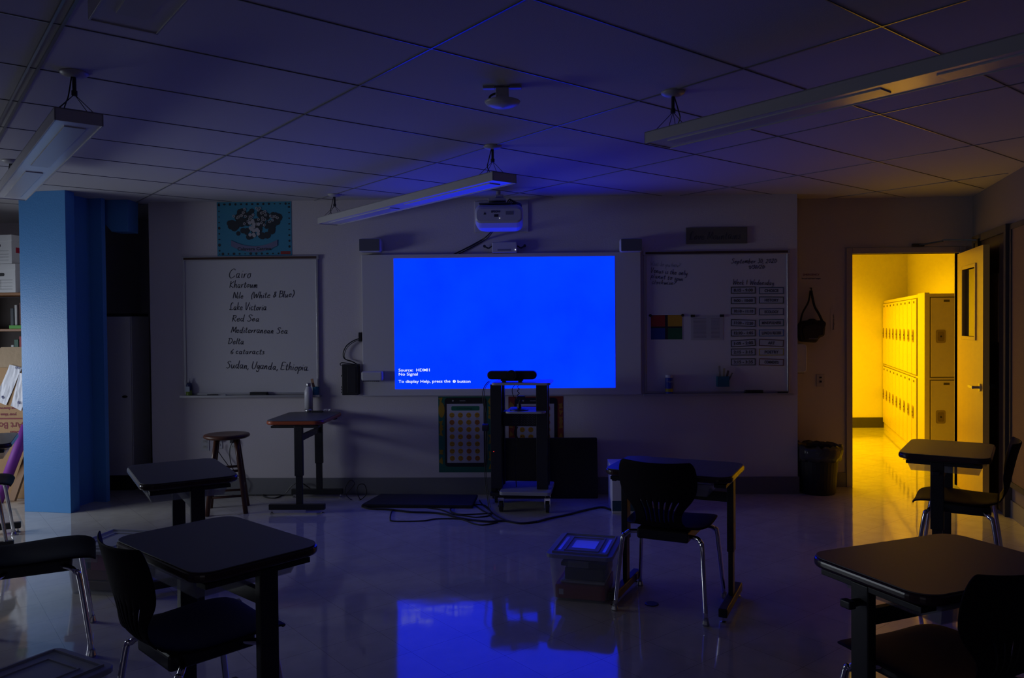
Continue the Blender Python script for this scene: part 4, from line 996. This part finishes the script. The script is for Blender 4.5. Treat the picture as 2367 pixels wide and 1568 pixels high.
inbin(-2.46, 4.43, rad(-8), .03, .0, .26, .28, .012, .06, 'brown_book', (.09, .05, .04), 'brown book at the bottom of the bin behind the cut-off chair', 'book')
inbin(-2.46, 4.43, rad(-8), .02, .0, .24, .26, .065, .12, 'red_book', (.16, .03, .03), 'dull red book in the middle of the bin behind the cut-off chair', 'book')
inbin(-2.46, 4.43, rad(-8), .05, -.01, .19, .27, .125, .20, 'pink_pouch', (.30, .02, .12), 'pink pouch on top of the books in the bin behind the cut-off chair', 'pouch')
inbin(-2.46, 4.43, rad(-8), -.10, -.05, .05, .16, .125, .18, 'blue_pouch', (.03, .12, .25), 'small blue pouch left of the pink one in the bin', 'pouch')
# sheets resting on the lid of the blue-lit bin
M_ = Matrix.Rotation(rad(-14), 4, 'Z')
for nm, (dx, dy, sx, sy), lab in (('lid_label', (0, 0, .13, .15), 'square white label sheet in the middle of the bin lid, lit blue'), ('lid_strip', (-.122, 0, .016, .26), 'narrow white strip on the left of the bin lid'), ('lid_strip', (.122, 0, .016, .26), 'narrow white strip on the right of the bin lid')):
    q = M_ @ Vector((dx, dy, 0)) + Vector((.265, 4.335, .2585))
    o = MB().box(-sx/2, sx/2, -sy/2, sy/2, 0, .001).build(nm, mat('glossy_paper', (.75, .75, .78), .15)); o.location = q; o.rotation_euler = (0, 0, rad(-14)); tag(o, lab, 'label')
# banker box behind the desk
r = empty('archive_box', (.735, 6.28, 0), 0, 'white archive box standing on the floor behind the desk right of the cart', 'box')
MB().box(-.15, .15, -.17, .17, .0, .35).build('box_body', PAPER, r, bevel=.003)
MB().box(-.157, .157, -.177, .177, .30, .37).build('lid', PAPER, r, bevel=.003)
MB().box(-.1505, .1505, -.1712, -.1701, .02, .10).build('dark_band', flat('band_green', (.03, .09, .12)), r)
MB().box(-.08, .0, -.1715, -.1702, .13, .135).box(-.08, .0, -.1715, -.1702, .22, .225).box(-.08, -.075, -.1715, -.1702, .13, .225).box(-.005, 0, -.1715, -.1702, .13, .225).box(-.08, 0, -.1715, -.1702, .175, .178).build('label_outline', INK, r)

tag(MB().lathe([(.036, 0), (.036, .0035), (.030, .0045)], (.60, 4.127, 0), 28).build('floor_disc', BLACKP), 'small round black cover plate on the floor under the front right chair', 'floor cover')

# ================================================================== DOOR CORNER
r = empty('trash_can', (2.445, 6.87, 0), 0, 'black waste bin with a loose liner between the wall corner and the doorway', 'trash can')
MB().lathe([(.145, 0), (.15, .01), (.178, .38), (.188, .385), (.188, .41), (.18, .41), (.172, .38), (.142, .02)], n=32).build('bin_body', mat('bin_black', (.01, .011, .014), .5), r, smooth=False)
random.seed(5)
n = 40; vs = []; prof = [(.17, .36), (.182, .418), (.196, .425), (.205, .39), (.202, .33), (.196, .30)]
for j, (rr, z) in enumerate(prof):
    for k in range(n):
        a = 2*PI*k/n; q = rr+(.010*random.uniform(-1, 1) if j > 1 else 0); zz = z+(random.uniform(-.02, .012) if j in (1, 2, 5) else 0)
        x_, y_ = q*math.cos(a), q*math.sin(a)
        vs.append((x_ if x_ > -.175 else -.175, min(y_, .205), zz))
MB().add(vs, [(j*n+k, j*n+(k+1)%n, (j+1)*n+(k+1)%n, (j+1)*n+k) for j in range(5) for k in range(n)]).build('liner', mat('liner_plastic', (.045, .045, .05), .22, bump=(25, .6)), r, smooth=True, solid=.0015)
# shoulder bag on a hook
p = atY(1876, 755, RY-.06)
r = empty('shoulder_bag', (p.x, RY-.001, p.z), 0, 'black shoulder bag hanging by its strap on the wall left of the doorway', 'bag')
mb = MB(); prof = [(-.11, -.155, .10), (-.118, -.10, .13), (-.11, -.02, .135), (-.085, .05, .13), (-.05, .075, .10)]
rs = []
for k, (x_, z_, w_) in enumerate([(-.105, -.12, 0), (-.12, -.03, 0)]): pass
poly = [(-.105, -.135), (.03, -.145), (.055, -.10), (.10, -.085), (.105, -.01), (.118, .03), (.09, .055), (.04, .05), (.0, .075), (-.03, .055), (-.10, .045), (-.128, -.01), (-.12, -.08)]
MB().prism_y(poly, -.115, -.01).build('bag_body', mat('black_nylon', (.012, .012, .014), .7, bump=(30, .6)), r, bevel=.022)
MB().prism_y([(x*.8, z*.7-.02) for x, z in poly], -.135, -.113).build('front_pocket', mat('black_nylon', (.012, .012, .014), .7), r, bevel=.010)
MB().box(-.05, .03, -.1375, -.1352, -.112, -.104).build('tag', flat('tag_grey', (.16, .16, .18)), r)
ht = atY(1874, 672, RY-.03)-Vector((p.x, RY-.001, p.z))
MB().tube([(-.10, -.05, .02), (-.075, -.045, .12), (-.02, -.035, .22), (ht.x-.004, -.03, ht.z)], .008).tube([(.10, -.05, .04), (.07, -.045, .11), (.03, -.04, .19), (ht.x+.004, -.03, ht.z)], .011).build('strap', mat('black_nylon', (.012, .012, .014), .7), r, smooth=True)
q = atY(1874, 671, RY-.02)
tag(MB().tube([(q.x, RY-.001, q.z+.02), (q.x, RY-.03, q.z+.015), (q.x, RY-.034, q.z+.0), (q.x, RY-.045, q.z+.02)], .005).build('wall_hook', BLACK), 'small black hook holding the shoulder bag', 'hook')
# towel dispenser, switch, signs
x0, x1, z0, z1 = rect_on(6.96, 1833, 795, 1866, 862)
r = empty('towel_dispenser', (2.262, 6.96, z0), 0, 'white rounded dispenser on the wall corner left of the doorway', 'dispenser')
MB().prism_y(rrect(0, x1-2.262, 0, z1-z0, .035), -.0, .13).build('cover', WHITEP, r, bevel=.01)
MB().box(.02, x1-2.262-.02, .02, .11, -.006, .0).build('outlet_slot', BLACKP, r)
p = atY(1896, 880, RY)
r = empty('light_switch', (p.x, RY, p.z), 0, 'small wall switch plate between the waste bin and the shoulder bag', 'switch')
MB().box(-.035, .035, -.006, -.001, -.057, .057).build('cover_plate', mat('switch_tan', (.40, .37, .36), .4), r, bevel=.002)
MB().box(-.009, .009, -.013, -.0061, -.018, -.002).box(-.009, .009, -.013, -.0061, .022, .034).build('toggle', BLACKP, r)
p = atY(1875, 640, RY)
r = empty('emergency_sign', (p.x, RY, p.z), 0, 'small paper notice above the hanging bag with a red line of lettering', 'sign')
MB().box(-.11, .11, -.002, -.001, -.05, .06).build('sheet', mat('sheet_tan', (.50, .45, .43), .6), r)
text_mesh('red_lettering', 'EMERGENCY', .026, flat('letter_red', (.22, .02, .02)), (0, -.003, .010), FRONT, r, 'CENTER')
text_mesh('black_lettering', 'first aid and door hanger', .020, INK, (0, -.003, -.022), FRONT, r, 'CENTER', width=.17)
p = atY(1929, 741, RY)
r = empty('vertical_notice', (p.x, RY, p.z), 0, 'narrow notice with sideways lettering beside the door frame', 'sign')
MB().box(-.035, .035, -.002, -.001, -.10, .10).build('sheet', mat('sheet_tan', (.50, .45, .43), .6), r)
text_mesh('sideways_lettering', 'Emergency exit', .022, INK, (-.005, -.003, -.085), (PI/2, PI/2, 0), r) .rotation_euler = (PI/2, -PI/2, 0)

# ================================================================== RIGHT WALL BOARD
r = empty('bulletin_board', rw(5.93), ang, 'brown fabric bulletin board on the slanted right wall', 'bulletin board')
MB().box(0, 3.2, -.02, -.001, .28, 2.17).build('fabric', mat('board_fabric', (.20, .12, .075), .9, bump=(150, .5)), r)
MB().box(-.03, 3.23, -.03, -.001, 2.17, 2.21).box(-.03, 3.23, -.03, -.001, .24, .28).box(-.03, 0, -.03, -.001, .24, 2.21).build('frame', mat('dark_frame', (.05, .045, .05), .4), r)
o = empty('notice_sheet', rw(5.62), ang, 'pale sheet pinned high on the bulletin board at the right edge', 'paper sheet')
MB().box(0, .28, -.026, -.0211, 1.86, 2.12).build('sheet', PAPER, o)

# ================================================================== LEFT RECESS
r = empty('tall_cabinet', (-3.93, 7.0, 0), 0, 'tall narrow white cabinet in the dark recess right of the blue column', 'cabinet')
MB().box(-.17, .235, -.001, .32, .14, 1.60).build('carcass', mat('cabinet_white', (.72, .70, .74), .4), r, bevel=.003)
MB().box(-.167, -.0, -.02, -.0011, .145, 1.595).build('left_door', mat('cabinet_white', (.72, .70, .74), .4), r, bevel=.003)
MB().box(.004, .232, -.02, -.0011, .145, 1.595).build('right_door', mat('cabinet_white', (.72, .70, .74), .4), r, bevel=.003)
MB().prism_y([(.175+.024*math.cos(k*PI/8), .865+.012*math.sin(k*PI/8)) for k in range(16)], -.032, -.0201).build('handle', BLACKP, r, bevel=.002)
MB().box(-.16, .22, .02, .31, .0, .1399).build('plinth', BLACK, r)
MB().box(-.17, .24, -.01, .30, 1.6001, 1.625).build('cloth_strip', BLACKP, r, bevel=.004)
# bookcase with boxes
r = empty('bookcase', (-4.88, 7.0, 0), 0, 'orange oak bookcase behind the blue column at the left edge', 'bookcase')
mb = MB().box(-.42, -.395, -.001, .32, 0, 1.80).box(.395, .42, -.001, .32, 0, 1.80)
mb.build('side_panel', WOODO, r, bevel=.002)
MB().box(-.43, .43, -.01, .33, 1.80, 1.825).build('top_board', WOODO, r, bevel=.003)
MB().box(-.394, .394, .30, .32, 0.0, 1.79).build('back_panel', mat('dark_oak', (.03, .013, .007), .6), r)
for z in (.06, .42, .78, 1.12, 1.47): MB().box(-.394, .394, .0, .30, z, z+.024).build('shelf', WOODO, r, bevel=.003)
bk = [('book', .07, 1.494, .022, .22, (.5, .5, .48), 'white-spined book standing on the top bookcase shelf'), ('book', .115, 1.494, .018, .24, (.15, .06, .05), 'brown book beside the white-spined one on the top shelf'),
      ('book', .03, 1.494, .03, .19, (.03, .04, .05), 'black book leftmost in view on the top shelf'), ('book', .03, 1.144, .025, .20, (.55, .56, .55), 'white book on the second bookcase shelf'),
      ('book', .06, 1.144, .04, .25, (.02, .10, .06), 'dark green book on the second bookcase shelf'), ('book', .108, 1.144, .035, .28, (.35, .02, .03), 'red book on the second bookcase shelf beside the column')]
for nm, dx, z, w_, h_, c, lab in bk:
    tag(MB().box(-4.88+dx, -4.88+dx+w_, 7.04, 7.24, z, z+h_).build(nm, flat('cover_%d' % int(dx*1000+z*10), c), bevel=.002), lab, 'book', 'books in the oak bookcase')
tag(MB().box(-4.83, -4.60, 7.02, 7.2, 1.4945, 1.52).build('green_folder', flat('bright_green', (.08, .40, .03))), 'bright green folder lying on the top bookcase shelf', 'folder') if False else None
tag(MB().box(-4.84, -4.70, 7.005, 7.035, 1.4945, 1.525).build('green_case', flat('bright_green', (.08, .40, .03))), 'bright green case at the front of the top bookcase shelf', 'case')
def banker(x, z, label, hgt=.25):
    r = empty('file_box', (x, 7.13, z), rad(-6), label, 'box', 'file boxes stacked on the bookcase')
    MB().box(-.17, .13, -.15, .15, 0, hgt-.0).build('box_body', PAPER, r, bevel=.002)
    MB().box(-.177, .137, -.157, .157, hgt-.045, hgt+.012).build('lid', PAPER, r, bevel=.002)
    MB().prism_y(rrect(-.06, .02, hgt-.10, hgt-.07, .012), -.1512, -.1501).build('handle_hole', INK, r)
    mb = MB()
    for k in range(4): mb.box(-.12, .10, -.1510, -.1501, .03+.028*k, .032+.028*k)
    mb.box(-.02, -.018, -.1510, -.1501, .03, .114)
    mb.build('printed_lines', INK, r)
    return r
banker(-4.86, 1.8255, 'lower white file box of the stack on the bookcase'); banker(-4.89, 2.09, 'upper white file box of the stack on the bookcase, with a red sticker')
rr_ = [o for o in COL.objects if o.name.startswith('file_box')][-1]
MB().box(.1302, .1315, -.10, -.03, .10, .15).build('red_sticker', flat('sticker_red', (.5, .01, .05)), rr_)
text_mesh('lettering', 'ART SUPPLIES', .022, INK, (-.13, -.1512, .13), FRONT, rr_)
# cardboard carton standing in front of the bookcase
KY = 6.67
def kp(px, py): return atY(px, py, KY)
c0 = kp(25, 900)
r = empty('cardboard_carton', (c0.x, KY, 0), 0, 'tall brown carton with upside-down red lettering behind the blue column', 'carton')
zt = kp(20, 850).z; zf = kp(20, 803).z
MB().box(-.42, .28, .0, .14, 0, zt).build('carton_body', CARD, r, bevel=.006)
MB().add([(-.30, .0, zt), (.26, .0, zt), (.17, .03, zf), (-.10, .03, zf), (-.30, .02, zt), (.26, .02, zt), (.17, .05, zf), (-.10, .05, zf)], [(0,1,2,3),(7,6,5,4),(0,4,5,1),(1,5,6,2),(2,6,7,3),(3,7,4,0)]).build('top_flap', mat('pale_cardboard', (.42, .30, .18), .75, bump=(14, .8)), r)
RL = flat('carton_red', (.20, .012, .02))
for body, px, py, sz in (('your ideas', 38, 956, .034), ('you deserve', 38, 942, .03), ('Art Box', 53, 977, .078), ('Ball', 46, 997, .062)):
    q = kp(px, py)
    text_mesh('lettering', body, sz, RL, (q.x-c0.x, -.0012, q.z), (PI/2, PI, 0), r, bold=.0012)
q = kp(26, 968)
MB().box(-.25, q.x-c0.x+.10, -.0012, -.0001, q.z-.006, q.z+.006).build('printed_rule', RL, r)
def sheet(pts, name, label, dy):
    ps = [kp(*p) for p in pts]
    vs = []; fs = []; n = 6
    for a in range(n+1):
        for b in range(n+1):
            u, v = a/n, b/n
            q = (ps[0]*(1-u)+ps[1]*u)*(1-v)+(ps[3]*(1-u)+ps[2]*u)*v
            vs.append((q.x, KY-dy-.008*random.random(), q.z))
    for a in range(n):
        for b in range(n): fs.append((a*(n+1)+b, (a+1)*(n+1)+b, (a+1)*(n+1)+b+1, a*(n+1)+b+1))
    o = MB().add(vs, fs).build(name, mat('crumpled_paper', (.80, .80, .84), .6), solid=.0015)
    tag(o, label, 'paper')
    m = MB()
    for k in range(4):
        q = ps[0]*.8+ps[1]*.2 if k < 2 else ps[3]*.8+ps[2]*.2
        x_ = q.x+.03+.02*k*(1 if k < 2 else .4); z_ = q.z+(-.03 if k < 2 else .03)
        m.tube([(x_, KY-dy-.0105, z_), (x_+.006, KY-dy-.0105, z_+.02), (x_+.012, KY-dy-.0105, z_-.004), (x_+.02, KY-dy-.0105, z_+.012)], .0014, 4)
    m.build('pen_scribble', flat('blue_pen', (.05, .06, .25)), o)
sheet([(24, 843), (52, 850), (16, 937), (-12, 926)], 'taped_paper', 'crumpled white paper taped to the brown carton, left one', .003)
sheet([(48, 862), (78, 868), (52, 950), (28, 938)], 'taped_paper', 'crumpled white paper taped to the brown carton, right one at the column', .014)
ta, tb_ = atY(62, 985, 6.56), atY(-8, 1168, 6.50)
tag(MB().tube([tb_, (ta+tb_)/2, ta], .042, 16, False).build('purple_tube', flat('purple_foam', (.22, .03, .32), .6), smooth=True), 'purple foam tube leaning beside the blue column', 'tube')
ta, tb_ = atY(66, 1050, 6.60), atY(28, 1158, 6.44)
tag(MB().bar(tb_, ta, .07, .02).build('wooden_board', mat('board_brown', (.22, .10, .03), .6)), 'narrow brown board leaning below the purple tube', 'board')
